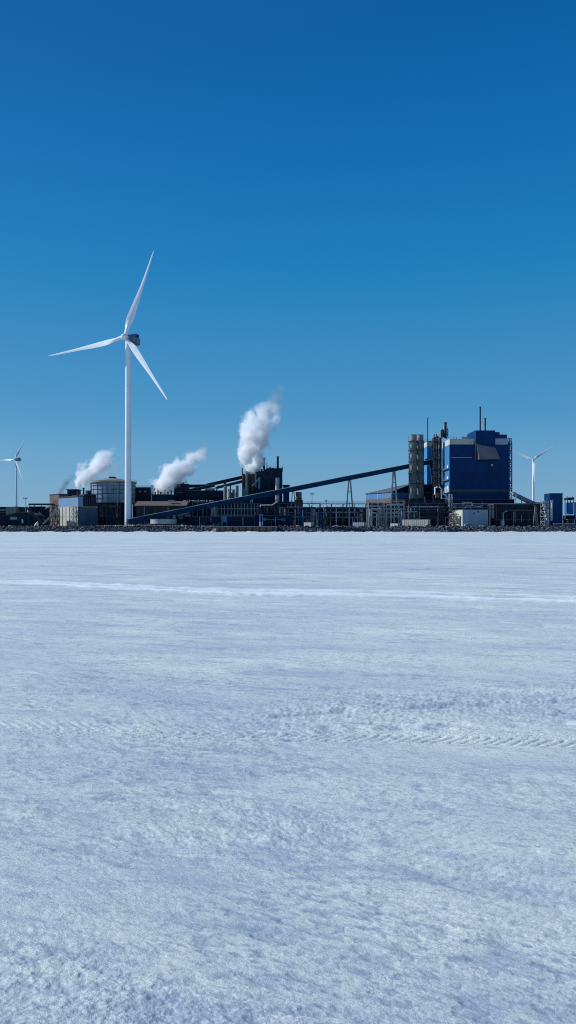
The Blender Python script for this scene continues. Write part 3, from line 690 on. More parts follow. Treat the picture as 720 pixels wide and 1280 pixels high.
# ------------------------------------------------------------------ centre left
t, *_ = hall('melt_shop', 'dark hall with flat roof just right of the big turbine tower', 'industrial building', 167, 194, 609, 500, 14, 'dark', rail=True)
for p in (174.5, 181.5):
    mb = MB(); mb.tube((XX(p,499), 498.6, ZZ(614.5,499)), (XX(p,499), 499.9, ZZ(614.5,499)), .55, 12); mb.build('wall_fan', 'lsteel', t)
t = T('vent_tower', 'slim white vent tower standing beside the middle steam cloud', 'vent', 190, 492)
mb = MB(); mb.box(XX(188.6,492), XX(191.8,492), 492, 494, ZZ(627,492), ZZ(606.5,492)); mb.build('casing', 'white', t)
mb = MB(); mb.box(XX(188.0,492), XX(192.3,492), 491.6, 494.4, G, ZZ(627,492)-.01); mb.build('base', 'dark', t)
t, *_ = hall('vented_hall', 'dark hall crowned with a row of short vents below the middle steam cloud', 'industrial building', 190, 222, 618, 484, 12, 'dark')
for p, h_ in ((194,614.5),(197.5,613),(201,615),(206,612),(210,614.5),(214,612.5),(218,614)): stack(t, p, h_, 618.3, 487, .42, 'dsteel' if p != 206 else 'steel')
t, *_ = hall('tower_block', 'tall dark block at the right edge of the middle steam cloud', 'industrial building', 217.5, 237, 604.6, 496, 12, 'dark', rail=True)
for p, h_ in ((221,603),(229,603.2)): stack(t, p, h_, 604.8, 498, .5)
# brown rolling mill hall with shallow pitched roof
bY = 450
t = T('brown_hall', 'long brown hall with shallow brown roof behind the foot of the sloping blue gallery', 'industrial building', 200, bY)
x0, x1 = XX(168.5,bY), XX(238,bY+22)
mb = MB(); mb.box(x0+.6, x1-.6, bY, bY+22, G, ZZ(633,bY)); mb.build('wall', 'brown', t)
mb = MB(); ze, zr = ZZ(633,bY), ZZ(627,bY+2)+.6
mb.add([(x0-.5,bY-1,ze+.005),(x1+.5,bY-1,ze+.005),(x1+.5,bY+11,zr),(x0-.5,bY+11,zr),(x1+.5,bY+23,ze+.005),(x0-.5,bY+23,ze+.005),(x0-.5,bY-1,ze+.5),(x1+.5,bY-1,ze+.5)],
       [(6,7,2,3),(0,1,7,6),(3,2,4,5),(0,6,3,5),(1,4,2,7),(0,5,4,1)]); mb.build('roof', mat('faded_brown_roof', (0.16,0.115,0.10), .8, var=.2, streak=.2), t)
for i in range(7):
    x = x0+1+(x1-x0-2)*i/6; mb = MB(); mb.box(x-.25, x+.25, bY-.4, bY-.004, G, ze-.1); mb.build('column', 'steel' if i % 3 == 1 else 'dsteel', t)
for (p, q_) in ((178,182),(210,216)):
    mb = MB(); Fb(mb, p, q_, 650.5, None, bY-.16, .15); mb.build('door', 'dark', t)
mb = MB(); Fb(mb, 210, 218, 625, 627, bY+3, 3); mb.build('roof_light', 'lsteel', t)
t, *_ = hall('site_hut', 'small tan hut right of the turbine foot', 'hut', 170.5, 177, 651, 424, 3, 'conc', win=1)
mb = MB(); mb.tube((XX(168,423),423,G), (XX(168,423),423,ZZ(652.5,423)), 1.2, 14); mb.rings([(XX(168,423),423,ZZ(652.5,423)),(XX(168,423),423,ZZ(651.5,423))], [1.2,.3], 14)
tag(mb.build('tank', 'rust', smooth=True), 'small upright rusty tank between the turbine foot and the tan hut', 'tank')
# low round tank
rx, rY, rr_ = XX(204.5, 420), 420, 16.2/F*420
t = thing('clarifier_tank', 'low wide round white tank on short legs in front of the sloping blue gallery', 'tank', (rx, rY, G))
mb = MB(); mb.rings([(rx,rY,ZZ(655,rY-7)),(rx,rY,ZZ(649.6,rY-7))], [rr_]*2, 48); mb.build('shell', 'lsteel', t, smooth=True)
mb = MB(); mb.rings([(rx,rY,ZZ(649.6,rY-7)+.003),(rx,rY,ZZ(649.2,rY-7)+.2)], [rr_+.25]*2, 48); mb.build('lid', 'steel', t, smooth=True)
for i in range(12):
    a = math.pi+math.pi*(i+.5)/12; mb = MB(); mb.bar((rx+math.cos(a)*(rr_-.4),rY+math.sin(a)*(rr_-.4),G), (rx+math.cos(a)*(rr_-.4),rY+math.sin(a)*(rr_-.4),ZZ(655,rY-7)), .35); mb.build('leg', 'dsteel', t)

def car(px, Y, col, label, L=4.3, rot=0.0, suv=0.0):
    x = XX(px, Y); t = thing('parked_car', label, 'car', (x, Y, G), rot, 'vehicles parked on the bank'); h = 1.45+suv
    mb = MB(); mb.prism([(-L/2,.35),(L/2,.35),(L/2,.8),(L/2-.9,.95),(-L/2+.1,1.0),(-L/2,.75)], -.87, .87); mb.build('body', mat(label[:20], col, .35, var=.03), t, world=False)
    mb = MB(); mb.prism([(-L/2+.25,1.0),(L/2-1.1,.96),(L/2-1.9,h),(-L/2+.7,h)], -.75, .75); mb.build('cabin', 'glass', t, world=False)
    mb = MB(); mb.box(-L/2+.72, L/2-1.95, -.76, .76, h+.003, h+.06); mb.build('roof', mat(label[:18]+'r', col, .35, var=.03), t, world=False)
    for sx in (-L/2+.8, L/2-.85):
        for sy in (-.88, .68):
            mb = MB(); mb.tube((sx,sy,.33), (sx,sy+.2,.33), .33, 14); wh = mb.build('wheel', 'tyre', t, world=False)
            mb = MB(); mb.tube((sx,sy-.01 if sy < 0 else sy+.18,.33), (sx,sy+.02 if sy < 0 else sy+.21,.33), .19, 10); mb.build('rim', 'steel', wh, world=False)
    for sy in (-.6, .6):
        mb = MB(); mb.box(L/2+.002, L/2+.03, sy-.17, sy+.17, .62, .76); mb.build('headlight', 'white', t, world=False)
car(185, 411.5, (0.25,0.36,0.48), 'pale blue car parked on the snowy bank right of the big turbine', suv=.2)
car(229.5, 415, (0.5,0.52,0.54), 'light grey car parked beside the low round tank', rot=R(65))

# second gallery: up to the steelworks
def gallery(name, label, pA, pB, w_, h_, m, supports, cap=True, group=None, sm_='steel'):
    A, Bp = Vector(pA), Vector(pB)
    t = thing(name, label, 'conveyor', (A.x, A.y, G), 0, group)
    mb = MB(); mb.bar(A, Bp, w_, h_); mb.build('gallery', m, t)
    mb = MB(); mb.bar(A+Vector((0,0,h_/2+.12)), Bp+Vector((0,0,h_/2+.12)), w_+.5, .22); mb.build('roof', 'steel', t)
    mb = MB(); u = Vector((0,-w_/2-.06,0)); n_ = int((Bp-A).length/6)
    for i in range(n_):
        p = A.lerp(Bp, i/n_); q_ = A.lerp(Bp, (i+1)/n_)
        mb.bar(p+u+Vector((0,0,-h_/2)), p+u+Vector((0,0,h_/2)), .14)
    for z in (-h_/2-.1, -.1*h_): mb.bar(A+u+Vector((0,0,z)), Bp+u+Vector((0,0,z)), .18)
    mb.build('ribs', 'dsteel', t)
    for (px, sp, wd) in supports:
        # point of the line seen at column px
        k = (px-360)/F; s = (k*A.y - A.x) / ((Bp.x-A.x) - k*(Bp.y-A.y)); p = A.lerp(Bp, s)
        top = p.z - h_/2; mb = MB()
        for sg in (-1, 1):
            for yy in (-w_/2, w_/2):
                mb.bar((p.x+sg*sp, p.y+yy, G), (p.x+sg*wd*.8, p.y+yy, top), wd)
        nb = max(1, int((top-G)/9))
        for i in range(1, nb+1):
            f_ = i/(nb+1); z = G+(top-G)*f_; xx = sp*(1-f_)+wd*.8*f_
            mb.bar((p.x-xx,p.y-w_/2,z), (p.x+xx,p.y-w_/2,z), wd*.5); mb.bar((p.x-xx,p.y+w_/2,z), (p.x+xx,p.y+w_/2,z), wd*.5)
            mb.bar((p.x-xx,p.y-w_/2,z), (p.x-xx,p.y+w_/2,z), wd*.5); mb.bar((p.x+xx,p.y-w_/2,z), (p.x+xx,p.y+w_/2,z), wd*.5)
        mb.box(p.x-wd*1.6, p.x+wd*1.6, p.y-w_/2-.2, p.y+w_/2+.2, top-.5, top-.003)
        mb.build('trestle', sm_, t)
        mb = MB()
        for sg in (-1, 1): mb.box(p.x+sg*sp-.8, p.x+sg*sp+.8, p.y-w_/2-.6, p.y+w_/2+.6, G-.2, G+.8)
        mb.build('footing', 'conc', t)
    return t
gallery('conveyor_gallery', 'long blue conveyor gallery sloping up from the turbine foot to the boiler house', P(160,652.2,420), P(538.5,577.4,520), 3.2, 2.9, 'convey',
        [(218, .9, .45), (267.5, 1.3, .6), (314.5, 1.6, .6), (366.5, 2.6, .55), (437, 3.0, .6), (492.5, 3.2, .6)])
t = gallery('conveyor_gallery', 'dark conveyor gallery rising behind the plant to the smoking steelworks', P(258,606.8,520), P(306,596,530), 3.0, 2.2, 'dark', [(281, 1.0, .5)], sm_='dsteel')
t = gallery('conveyor_gallery', 'short level dark gallery running right from the tall dark block', P(234,607.9,512), P(261,607.5,516), 3.0, 1.8, 'dark', [(247, .8, .5)], sm_='dsteel')
t = gallery('conveyor_gallery', 'dark lattice gallery sloping up beneath the higher gallery', P(232,614,506), P(268,607,512), 2.4, 1.8, 'dsteel', [(240, .8, .5)], sm_='dsteel')
mb = MB(); mb.bar(P(270,610,503), P(305,601.5,512), 2.4, 1.6); t2 = thing('pipe_bridge', 'thin dark pipe bridge just under the gallery into the steelworks', 'pipe bridge', tuple(P(270,610,503)*1))
mb.build('deck', 'dsteel', t2)
mb = MB(); mb.tube(P(271,608.4,502.5), P(305,600,511.5), .5, 8); mb.build('pipe', 'lsteel', t2, smooth=True)
mb = MB(); V(mb, 271, 610, None, 504, .4); V(mb, 288, 606, None, 508, .4); mb.build('leg', 'dsteel', t2)

t, *_ = hall('furnace_hall', 'long dark hall under the lattice gallery left of the two grey silos', 'industrial building', 232, 283, 613, 492, 12, 'dark')
for p in (241, 250, 262): stack(t, p, 611, 613.2, 495, .6)
mb = MB(); Fb(mb, 256, 268, 610.3, 613.1, 494, 4); mb.build('roof_unit', 'steel', t)
t, *_ = hall('sinter_hall', 'dark lower hall with cluttered pale roof behind the sloping blue gallery', 'industrial building', 226, 305, 627.5, 462, 14, 'dark', cols=13)
rr2 = random.Random(5)
for i in range(11):
    p = 229 + i*3.6; mb = MB()
    if i % 3 == 0: mb.tube(P(p,626.4,464), P(p+3,626.0,464), .5, 10)
    elif i % 3 == 1: Fb(mb, p, p+2, 625.2, 627.4, 464, 1.5)
    else: mb.tube(P(p+1,627.4,464), P(p+1,624.8,464), .4, 10)
    mb.build('roof_vent', 'lsteel', t)
# grey silos and kit
for p, top, bt, lab in ((281.5, 609, 'left one of the two slim grey silos', 0), (296.2, 607.8, 'right one of the two slim grey silos beside the smoking steelworks', 0)):
    Ys = 480; t = T('silo', bt, 'silo', p, Ys, 'slim grey silos'); r = 2.0/F*Ys*1.02; x = XX(p, Ys)
    mb = MB(); mb.tube((x,Ys,ZZ(626,Ys)), (x,Ys,ZZ(top,Ys)), r, 20); mb.build('shell', 'conc', t, smooth=True)
    mb = MB(); mb.rings([(x,Ys,ZZ(top,Ys)+.003),(x,Ys,ZZ(top,Ys)+.8)], [r*1.15, r*.3], 20); mb.build('roof', 'steel', t)
    mb = MB(); mb.box(x-r, x+r, Ys-r, Ys+r, G, ZZ(626,Ys)-.003); mb.build('base', 'dark', t)
t = T('dosing_plant', 'cluster of pipes and small vessels between the two slim grey silos', 'machinery', 289, 478)
mb = MB(); lattice(mb, XX(285,478), XX(292.6,478), 478, 482, G, ZZ(612,478), 4, .3); mb.build('frame', 'dsteel', t)
for p, a, b_, r in ((286.3,614,622,.8),(289.2,616,624,.9),(291.5,613,620,.6)):
    mb = MB(); V(mb, p, a, b_, 477.4, r, 14); mb.build('vessel', 'lsteel' if p < 288 else 'rust', t, smooth=True)
mb = MB(); Fb(mb, 285, 293, 619.5, 622.5, 478.5, 3); mb.build('housing', 'steel', t)

# small light machinery under the gallery at 225-240
t = T('crane_rig', 'tan and white tangle of machinery under the sloping blue gallery', 'machinery', 233, 440)
mb = MB(); mb.bar(P(222,645,440), P(231,642,440), .9); mb.bar(P(231,642,440), P(239,638.5,440), 1.1); mb.bar(P(231,645,440), P(238.5,644,440), .8); mb.build('boom', 'lsteel', t)
mb = MB(); Fb(mb, 224, 228, 644.5, 649, 440.6, 3); mb.build('cab', 'tan', t)
mb = MB(); lattice(mb, XX(223,441), XX(231,441), 441, 443, G, ZZ(645,441), 3, .3); mb.build('frame', 'dsteel', t)
mb = MB(); Fb(mb, 232, 237, 640.5, 643.5, 441, 2); mb.build('hopper', 'conc', t)

# column hall and low blue building in front
t, x0, x1, z0, z1 = hall('colonnade_hall', 'dark hall with a row of pale columns below the sloping blue gallery', 'industrial building', 262, 325, 629, 452, 8, 'dark', cols=15)
mb = MB(); Fb(mb, 262, 322, 635.6, 636.4, 451, .3); mb.build('beam', 'steel', t)
mb = MB(); Fb(mb, 262, 322, 643.4, 644.2, 451, .3); mb.build('beam', 'steel', t)
t, *_ = hall('low_blue_shed', 'low dark shed directly behind the brown quay wall', 'shed', 236, 318, 645.5, 428, 8, 'deep', win=0, cols=3)
t, *_ = hall('low_blue_shed', 'low navy shed between the white-footed posts and the second leaning trestle', 'shed', 319, 366, 643.5, 432, 8, 'deep', win=2)
mb = MB(); mb.prism([(XX(276.8,426),ZZ(645.5,426)),(XX(283.2,426),ZZ(645.5,426)),(XX(283,426),ZZ(653,426)),(XX(278.6,426),ZZ(652.6,426))], 426, 427.6)
tt = T('tarpaulin_panel', 'bright pale blue hanging panel in front of the low dark shed', 'panel', 280, 426)
mb.build('panel', 'blue' , tt); 
mb = MB(); mb.bar((XX(276.6,427),427.8,G), (XX(276.6,427),427.8,ZZ(645,427)), .25); mb.bar((XX(283.4,427),427.8,G), (XX(283.4,427),427.8,ZZ(645,427)), .25); mb.bar((XX(276.6,427),427.8,ZZ(645.2,427)), (XX(283.4,427),427.8,ZZ(645.2,427)), .25); mb.build('frame', 'steel', tt)
t = T('silencer_pair', 'pair of upright pipes, blue above and white below, in front of the steelworks', 'pipes', 326.5, 424)
for p in (325.3, 328.0):
    mb = MB(); V(mb, p, 652.3, None, 424, .36, 14); q_ = mb.build('pipe', 'white', t, smooth=True)
    mb = MB(); V(mb, p, 643.5, 652.3, 424, .34, 14); mb.build('sleeve', 'blue', q_, smooth=True)
mb = MB(); Fb(mb, 324.2, 329.2, 643, 643.6, 423.6, .8); mb.build('crossbar', 'steel', t)
t = T('pipe_arch', 'pale looping pipes on slender posts below the white vertical duct', 'pipes', 338, 436)
pts = [(325,633.5),(326,631.6),(332,631.4),(340,631.6),(343,629.5),(347,627)]
mb = MB(); mb.rings([P(a,b_,436) for a, b_ in pts], [.42]*len(pts), 10); mb.build('pipe', 'lsteel', t, smooth=True)
for k in range(5):
    p = 333 + k*4.3; c = P(p, 636.5, 436.5); pl = [c + Vector((math.cos(a)*1.3, 0, math.sin(a)*1.9)) for a in [math.pi*j/7 for j in range(8)]]
    mb = MB(); mb.rings([pl[0]-Vector((0,0,2))]+pl+[pl[-1]-Vector((0,0,2))], [.18]*10, 8); mb.build('expansion_loop', 'dsteel', t, smooth=True)
mb = MB()
for p in (325.5, 334, 343, 351): V(mb, p, 634, None, 437, .25)
mb.bar(P(324,637.5,437), P(353,637.5,437), .35); mb.bar(P(324,641,437), P(353,641,437), .35); mb.build('frame', 'dsteel', t)

# ------------------------------------------------------------------ smoking steelworks
sY = 500
t = T('steelworks', 'tall dark steelworks block with thin stacks under the largest steam cloud', 'industrial building', 330, sY)
mb = MB(); mb.prism([(XX(319,sY),G),(XX(353,sY+14),G),(XX(353,sY+14),ZZ(585,sY)),(XX(334,sY),ZZ(585.5,sY)),(XX(331,sY),ZZ(588,sY)),(XX(319,sY),ZZ(590,sY))], sY, sY+14); mb.build('main_block', 'dark', t)
mb = MB(); Fb(mb, 302.5, 319.2, 592, None, sY+2, 11); mb.build('lower_block', 'dsteel', t)
mb = MB(); B(mb, 303, 352.6, 596, 597, sY-.6, .5); B(mb, 303, 352.6, 604.5, 605.3, sY-.6, .5); B(mb, 303, 352.6, 613, 613.8, sY-.6, .5); mb.build('walkway', 'dsteel', t)
mb = MB(); railing(mb, [P(334,585.2,sY), P(352,584.8,sY)], 1.2, 2); railing(mb, [P(303,592,sY+2), P(319,592,sY+2)], 1.2, 2); mb.build('railing', 'dsteel', t)
for p, a, b_, r, m_ in ((304.5,594,612,.8,'brown'),(308.0,589,613,1.0,'steel'),(311.6,590,611,.9,'brown'),(315.6,591,614,1.0,'brown'),(319.4,592,609,.7,'steel'),(324,597,611,.8,'pblue')):
    mb = MB(); V(mb, p, a, b_, sY-1.2, r, 14); mb.build('duct', m_, t, smooth=True)
mb = MB(); mb.bar(P(315,607.5,sY-2), P(325,597.5,sY-2), 1.5, 1.0); mb.build('inclined_duct', 'steel', t)
mb = MB(); Fb(mb, 303, 310.5, 611, 623, sY-2.6, 2.5); mb.build('pale_housing', 'conc', t)
for p, a, b_, r in ((302.8,585,594,.35),(306.5,585,592,.2),(308.4,572.5,592,.25),(313,585,592,.35),(316.3,572,592,.25),(320,588,592,.5),(330,572.3,587,.75),(333.7,579,586,.25),(347.2,570.5,585.5,.75),(353,584,590,.25)):
    stack(t, p, a, b_, sY+3, r)
for i in range(6):
    mb = MB(); Fb(mb, 322+i*3.6, 324.4+i*3.6, 584+(i % 2)*.8+ (1.6 if i < 3 else 0), 590, sY+4, 4); mb.build('roof_unit', 'dark', t)
t = T('exhaust_duct', 'tall white vertical duct on the right of the steelworks face', 'duct', 346.5, 494)
xd = XX(346.6, 494)
mb = MB(); mb.tube((xd,494,ZZ(627,494)), (xd,494,ZZ(597.3,494)), 2.6/F*494, 24); mb.build('shell', mat('duct_white', (0.55,0.56,0.52), .5, var=.1, streak=.25), t, smooth=True)
mb = MB()
for a in (598.5, 606, 613, 619.5, 625): mb.rings([(xd,494,ZZ(a,494)-.15),(xd,494,ZZ(a,494)+.15)], [2.85/F*494]*2, 24)
mb.build('rings', 'steel', t)
mb = MB(); mb.box(xd-1.8, xd+1.8, 492.4, 496, G, ZZ(627,494)-.003); mb.build('base', 'dark', t)
t, *_ = hall('compressor_house', 'blue-grey block attached right of the steelworks, behind the sloping gallery', 'industrial building', 354, 361.5, 606, 498, 10, 'navy')
t, *_ = hall('dark_annex', 'dark block hugging the ground left of the brown water tank', 'industrial building', 347, 372, 627, 474, 10, 'dark')
wY = 470
t = T('water_tank', 'squat brown water tank on a platform right of the steelworks', 'tank', 373.3, wY); xw = XX(373.4, wY)
mb = MB(); mb.tube((xw,wY,ZZ(625,wY)), (xw,wY,ZZ(616.3,wY)), 3.7/F*wY, 28); mb.build('shell', 'rust', t, smooth=True)
mb = MB(); mb.rings([(xw,wY,ZZ(623.6,wY)),(xw,wY,ZZ(623,wY))], [4.8/F*wY]*2, 28); mb.build('platform', 'dsteel', t)
mb = MB(); mb.box(xw-2.6, xw+2.6, wY-2, wY+2, G, ZZ(625,wY)-.003); mb.build('base', 'brown', t)
mb = MB(); mb.rings([(xw,wY,ZZ(616.3,wY)+.003),(xw,wY,ZZ(616,wY)+.4)], [3.8/F*wY]*2, 28); mb.build('lid', 'dsteel', t)
lamp_mast(390, 617.5, 452, 'slim lamp mast standing above the pipe rack right of the brown water tank', 1.1)

# ------------------------------------------------------------------ pipe racks and the dark wall of plant behind
hall('process_hall', 'long black hall behind the centre pipe rack', 'industrial building', 357, 462, 634, 462, 10, 'dark', cols=14)
rack(347, 400, 629.3, 444, 6, 'dark pipe rack between the steelworks and the slim lamp mast', 21, npipe=18)
rack(400.5, 458, 629.6, 444, 6, 'dark pipe rack below the high straddling trestle', 22, npipe=18)
rack(459, 480, 628.2, 436, 5, 'pale grey lattice pipe rack below the blue and brick warehouse', 23, m='steel', pm=('lsteel','steel'), bay=3.6, levels=5, wd=.22, npipe=14)
rack(481, 506, 627.0, 434, 5, 'pale grey lattice pipe rack left of the silo pair with a dark open bay', 24, m='steel', pm=('lsteel','steel'), bay=4.2, levels=5, wd=.22, npipe=14)
rack(506.5, 565, 628.5, 446, 6, 'dark pipe rack at the foot of the twin ribbed silos', 25, npipe=18)
hall('process_hall', 'black hall behind the pale lattice racks and twin silos', 'industrial building', 460, 566, 629, 470, 8, 'dark')
lamp_mast(407.8, 626.3, 446, 'tiny mast on the pipe rack midway between the trestles', .5)
def turned_box(name, cat, a, b_, p, Y, lab, m_, deg=-34, dp=2.6, group=None, cut=0.0):
    """box with its long wall turned towards the sun; its near right corner at column b_"""
    xb = XX(b_, Y); th = R(deg); k_ = (a-360)/F
    Lb = (xb - k_*Y) / (math.cos(th) + k_*math.sin(-th))       # runs back to column a
    t = thing(name, lab, cat, (xb, Y, G), th, group); z = ZZ(p, Y)-G
    mb = MB(); mb.prism([(-Lb,0),(-cut,0),(0,z*.35 if cut else 0),(0,z),(-Lb,z)] if cut else [(-Lb,0),(0,0),(0,z),(-Lb,z)], 0, dp); mb.build('body', m_, t, world=False)
    mb = MB(); mb.box(-Lb-.1, .1, -.1, dp+.1, z+.003, z+.16); mb.build('roof', 'lsteel', t, world=False)
    mb = MB()
    for i in range(1, int(Lb/1.2)): mb.bar((-Lb+i*1.2, -.04, .1), (-Lb+i*1.2, -.04, z-.1), .07)
    mb.build('ribs', m_, t, world=False)
    return t
for (a, b_, p, Y, lab, m_) in ((379.8,388.5,653.0,420,'low cream container left of the centre straddling trestle','cream'),
                           (441,455,653.0,418,'low pale container just right of the tall straddling trestle','lgrey'),
                           (488,497,654.4,414,'small cream container left of the long cream shed','cream')):
    turned_box('container', 'container', a, b_, p, Y, lab, m_, group='low containers on the bank')
turned_box('cream_shed', 'shed', 503, 535, 649.6, 416, 'long low cream shed with cut-away right end under the twin silos', 'cream', dp=4, cut=2.2, deg=-30)
# heaps of old snow along the bank
for (p, w_, h_, Y, lab) in ((396, 4, .7, 414, 'low grey snow heap right of the low cream container'), (420, 7, .9, 416, 'low dirty snow heap left of the tall straddling trestle'), (372, 5, 1.0, 415, 'small grey heap at the foot of the second straddling trestle')):
    mb = MB(); c = P(p, 660, Y); c.z = G-.1; n_ = 14
    vs_ = [c + Vector((math.cos(2*math.pi*j/n_)*w_*.5*rnd.uniform(.8,1.2), math.sin(2*math.pi*j/n_)*1.6, 0)) for j in range(n_)]
    vs2 = [c + Vector((math.cos(2*math.pi*j/n_)*w_*.25*rnd.uniform(.7,1.2), math.sin(2*math.pi*j/n_)*.8, h_*.65*rnd.uniform(.8,1.1))) for j in range(n_)]
    mb.add(vs_+vs2+[c+Vector((0,0,h_))], [(j,(j+1) % n_,n_+(j+1) % n_,n_+j) for j in range(n_)]+[(n_+j,n_+(j+1) % n_,2*n_) for j in range(n_)])
    tag(mb.build('snow_heap', 'conc', smooth=True), lab, 'heap', 'grey heaps on the bank')

# ------------------------------------------------------------------ blue and brick warehouse (turned to show its lit long wall)
hY = 522; hx = XX(489.5, hY)
t = thing('warehouse', 'warehouse with blue walls over a brick base and a sloping grey roof', 'warehouse', (hx, hY, G), R(30))
# local -x wall is lit; local x along the dark gable
k = (457.3-360)/F; c_, s_ = math.cos(R(30)), math.sin(R(30))
Lw = (hx - k*hY) / (k*c_ + s_)
gw = 34.0; ze = ZZ(615.3, hY)-G; zb = ZZ(622.5, hY)-G; zr = ze + 5.6
mb = MB(); mb.box(0, gw, 0, Lw, 0, zb); mb.build('brick_base', 'brick', t, world=False)
mb = MB(); mb.box(.1, gw-.1, .1, Lw-.1, zb+.003, ze); 
mb.build('wall', 'blue', t, world=False)
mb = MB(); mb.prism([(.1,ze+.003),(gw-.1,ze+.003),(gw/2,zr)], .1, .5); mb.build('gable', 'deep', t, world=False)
mb = MB(); o_ = .6
mb.add([(-o_,-o_,ze+.05),(gw+o_,-o_,ze+.05),(gw/2,-o_,zr+.3),(gw+o_,Lw+o_,ze+.05),(-o_,Lw+o_,ze+.05),(gw/2,Lw*.22,zr+.3),(-o_,-o_,ze+.35),(gw+o_,-o_,ze+.35),(gw/2,-o_,zr+.65),(gw+o_,Lw+o_,ze+.35),(-o_,Lw+o_,ze+.35),(gw/2,Lw*.22,zr+.65)],
       [(0,2,5,4),(1,3,5,2),(4,5,3),(6,10,11,8),(7,8,11,9),(10,9,11),(0,4,10,6),(1,7,9,3),(4,3,9,10),(0,6,8,2),(1,2,8,7)]); mb.build('roof', 'groof', t, world=False)
for i in range(7):
    y = Lw*(i+.5)/7; mb = MB(); mb.box(-.12, -.004, y-1.2, y+1.2, zb*.45, zb*.75); f_ = mb.build('window', 'lsteel', t, world=False)
    mb = MB(); mb.box(-.16, -.124, y-1.0, y+1.0, zb*.48, zb*.72); mb.build('pane', 'glass', f_, world=False)
for i in range(3):
    y = Lw*(i+.6)/3; mb = MB(); mb.box(-.1, .09, y-.3, y+.3, zb+.01, ze-.1); mb.build('downpipe', 'lsteel', t, world=False)
hall('lower_annex', 'dark block between the twin silos and the boiler house pipe tower', 'industrial building', 527, 556, 605.5, 520, 8, 'dark')

# ------------------------------------------------------------------ twin ribbed silos
for (p, Y, dm, lab) in ((516.3, 505, 10.2, 'nearer left ribbed grey silo of the tall pair at the boiler house'), (524.8, 509, 9.6, 'right ribbed silo of the tall pair, darker, beside the boiler house')):
    t = T('silo', lab, 'silo', p, Y, 'tall ribbed silos'); x = XX(p, Y); r = dm/2/F*Y*.92; z0 = ZZ(623,Y); z1 = ZZ(544.3,Y)
    mb = MB(); mb.tube((x,Y,z0), (x,Y,z1), r, 32); mb.build('shell', mat('silo_sheet'+str(p), (0.26,0.255,0.23), .55, var=.2, streak=.25), t, smooth=True)
    mb = MB(); mb.rings([(x,Y,z1+.003),(x,Y,z1+.35)], [r*1.04]*2, 32); mb.build('lid', 'dsteel', t)
    mb = MB(); n_ = 8; lv = [z0] + [ZZ(q_,Y) for q_ in (604.5, 591.5, 577, 563, 551.5)]
    for z in lv[1:]: mb.rings([(x,Y,z-.2),(x,Y,z+.2)], [r+.75]*2, 24)
    for a, b_ in zip(lv, lv[1:]):
        for j in range(n_):
            A0 = 2*math.pi*j/n_; B0 = 2*math.pi*(j+1)/n_; ro = r+.25
            pa = (x+math.cos(A0)*ro, Y+math.sin(A0)*ro); pb = (x+math.cos(B0)*ro, Y+math.sin(B0)*ro); pm_ = (x+math.cos((A0+B0)/2)*ro, Y+math.sin((A0+B0)/2)*ro)
            mb.bar((*pa,a), (*pb,b_), .2); mb.bar((*pb,a), (*pa,b_), .2)
            if j % 4 == 0: mb.bar((*pa,a), (*pa,b_), .24)
    mb.build('bracing', mat('silo_brace'+str(p), (0.12,0.12,0.13), .6), t)
    mb = MB(); mb.box(x-r*.9, x+r*.9, Y-r*.9, Y+r*.9, G, z0-.003); mb.build('base', 'dsteel', t)
mb = MB(); xl = XX(511.0, 500); mb.bar((xl,500,ZZ(626,500)), (xl,500,ZZ(545,500)), .2); mb.bar((xl+.8,500,ZZ(626,500)), (xl+.8,500,ZZ(545,500)), .2)
for i in range(34): mb.bar((xl,500,ZZ(626-2.4*i,500)), (xl+.8,500,ZZ(626-2.4*i,500)), .1)
mb.box(xl-.2, xl+1, 499.8, 500.2, G, ZZ(626,500)); tag(mb.build('ladder', 'dsteel'), 'slim dark ladder up the left side of the tall silo pair', 'ladder')

# ------------------------------------------------------------------ boiler house
t, *_ = hall('tall_annex', 'slim tall blue wall with cream top between the twin silos and the pipe tower', 'industrial building', 529.5, 543.5, 551, 542, 14, 'blue')
a_ = t
mb = MB(); xa = XX(529.5, 556); 
mb.box(xa-.25, XX(543.5,542)+.1, 541.7, 556.2, ZZ(558,542), ZZ(551,542)-.55); mb.build('top_band', 'cream', t)
stack(t, 534.6, 522, 551, 545, .38)
mb = MB(); railing(mb, [P(530,551,543), P(543,551,543)], 1.3, 2); mb.build('railing', 'dsteel', t)
t = T('drop_leg', 'dark blue downward leg where the long gallery meets the tall blue wall', 'conveyor', 539.5, 519)
mb = MB(); mb.bar(P(537.8,575,519.5), P(541.2,604,519.5), 1.3, 2.4); mb.build('leg', 'convey', t)
mb = MB(); Fb(mb, 532, 539.5, 573.4, 578.8, 521.7, 4); mb.build('head_house', 'convey', t)

pY = 496
t = T('pipe_tower', 'tall dark tower of pipes and ladders on the left flank of the boiler house', 'pipe tower', 547.5, pY)
mb = MB(); lattice(mb, XX(542.3,pY), XX(551.5,pY), pY, pY+5, G, ZZ(547,pY), 4.2, .35); mb.build('frame', 'dsteel', t)
rr3 = random.Random(9)
for p, top, r, m_ in ((542.8,543,.35,'dsteel'),(544.2,546,.5,'dsteel'),(545.6,542.5,.4,'rust'),(547.0,545,.55,'dsteel'),(548.6,543,.35,'lsteel'),(550.2,547,.6,'dsteel'),(551.4,546,.4,'steel')):
    mb = MB(); V(mb, p, top, 610, pY+rr3.uniform(.8,4), r, 12); mb.build('pipe', m_, t, smooth=True)
mb = MB()
for q_ in (552, 562, 574, 586, 598): mb.box(XX(541.8,pY), XX(552,pY), pY-.5, pY+5.4, ZZ(q_,pY), ZZ(q_,pY)+.2)
mb.build('platform', 'dsteel', t)
t = T('roof_vessel_tower', 'dark ladder-clad tower with a chimney top rising from the boiler house roof edge', 'tower', 556.3, 508, z=ZZ(548.5,508))
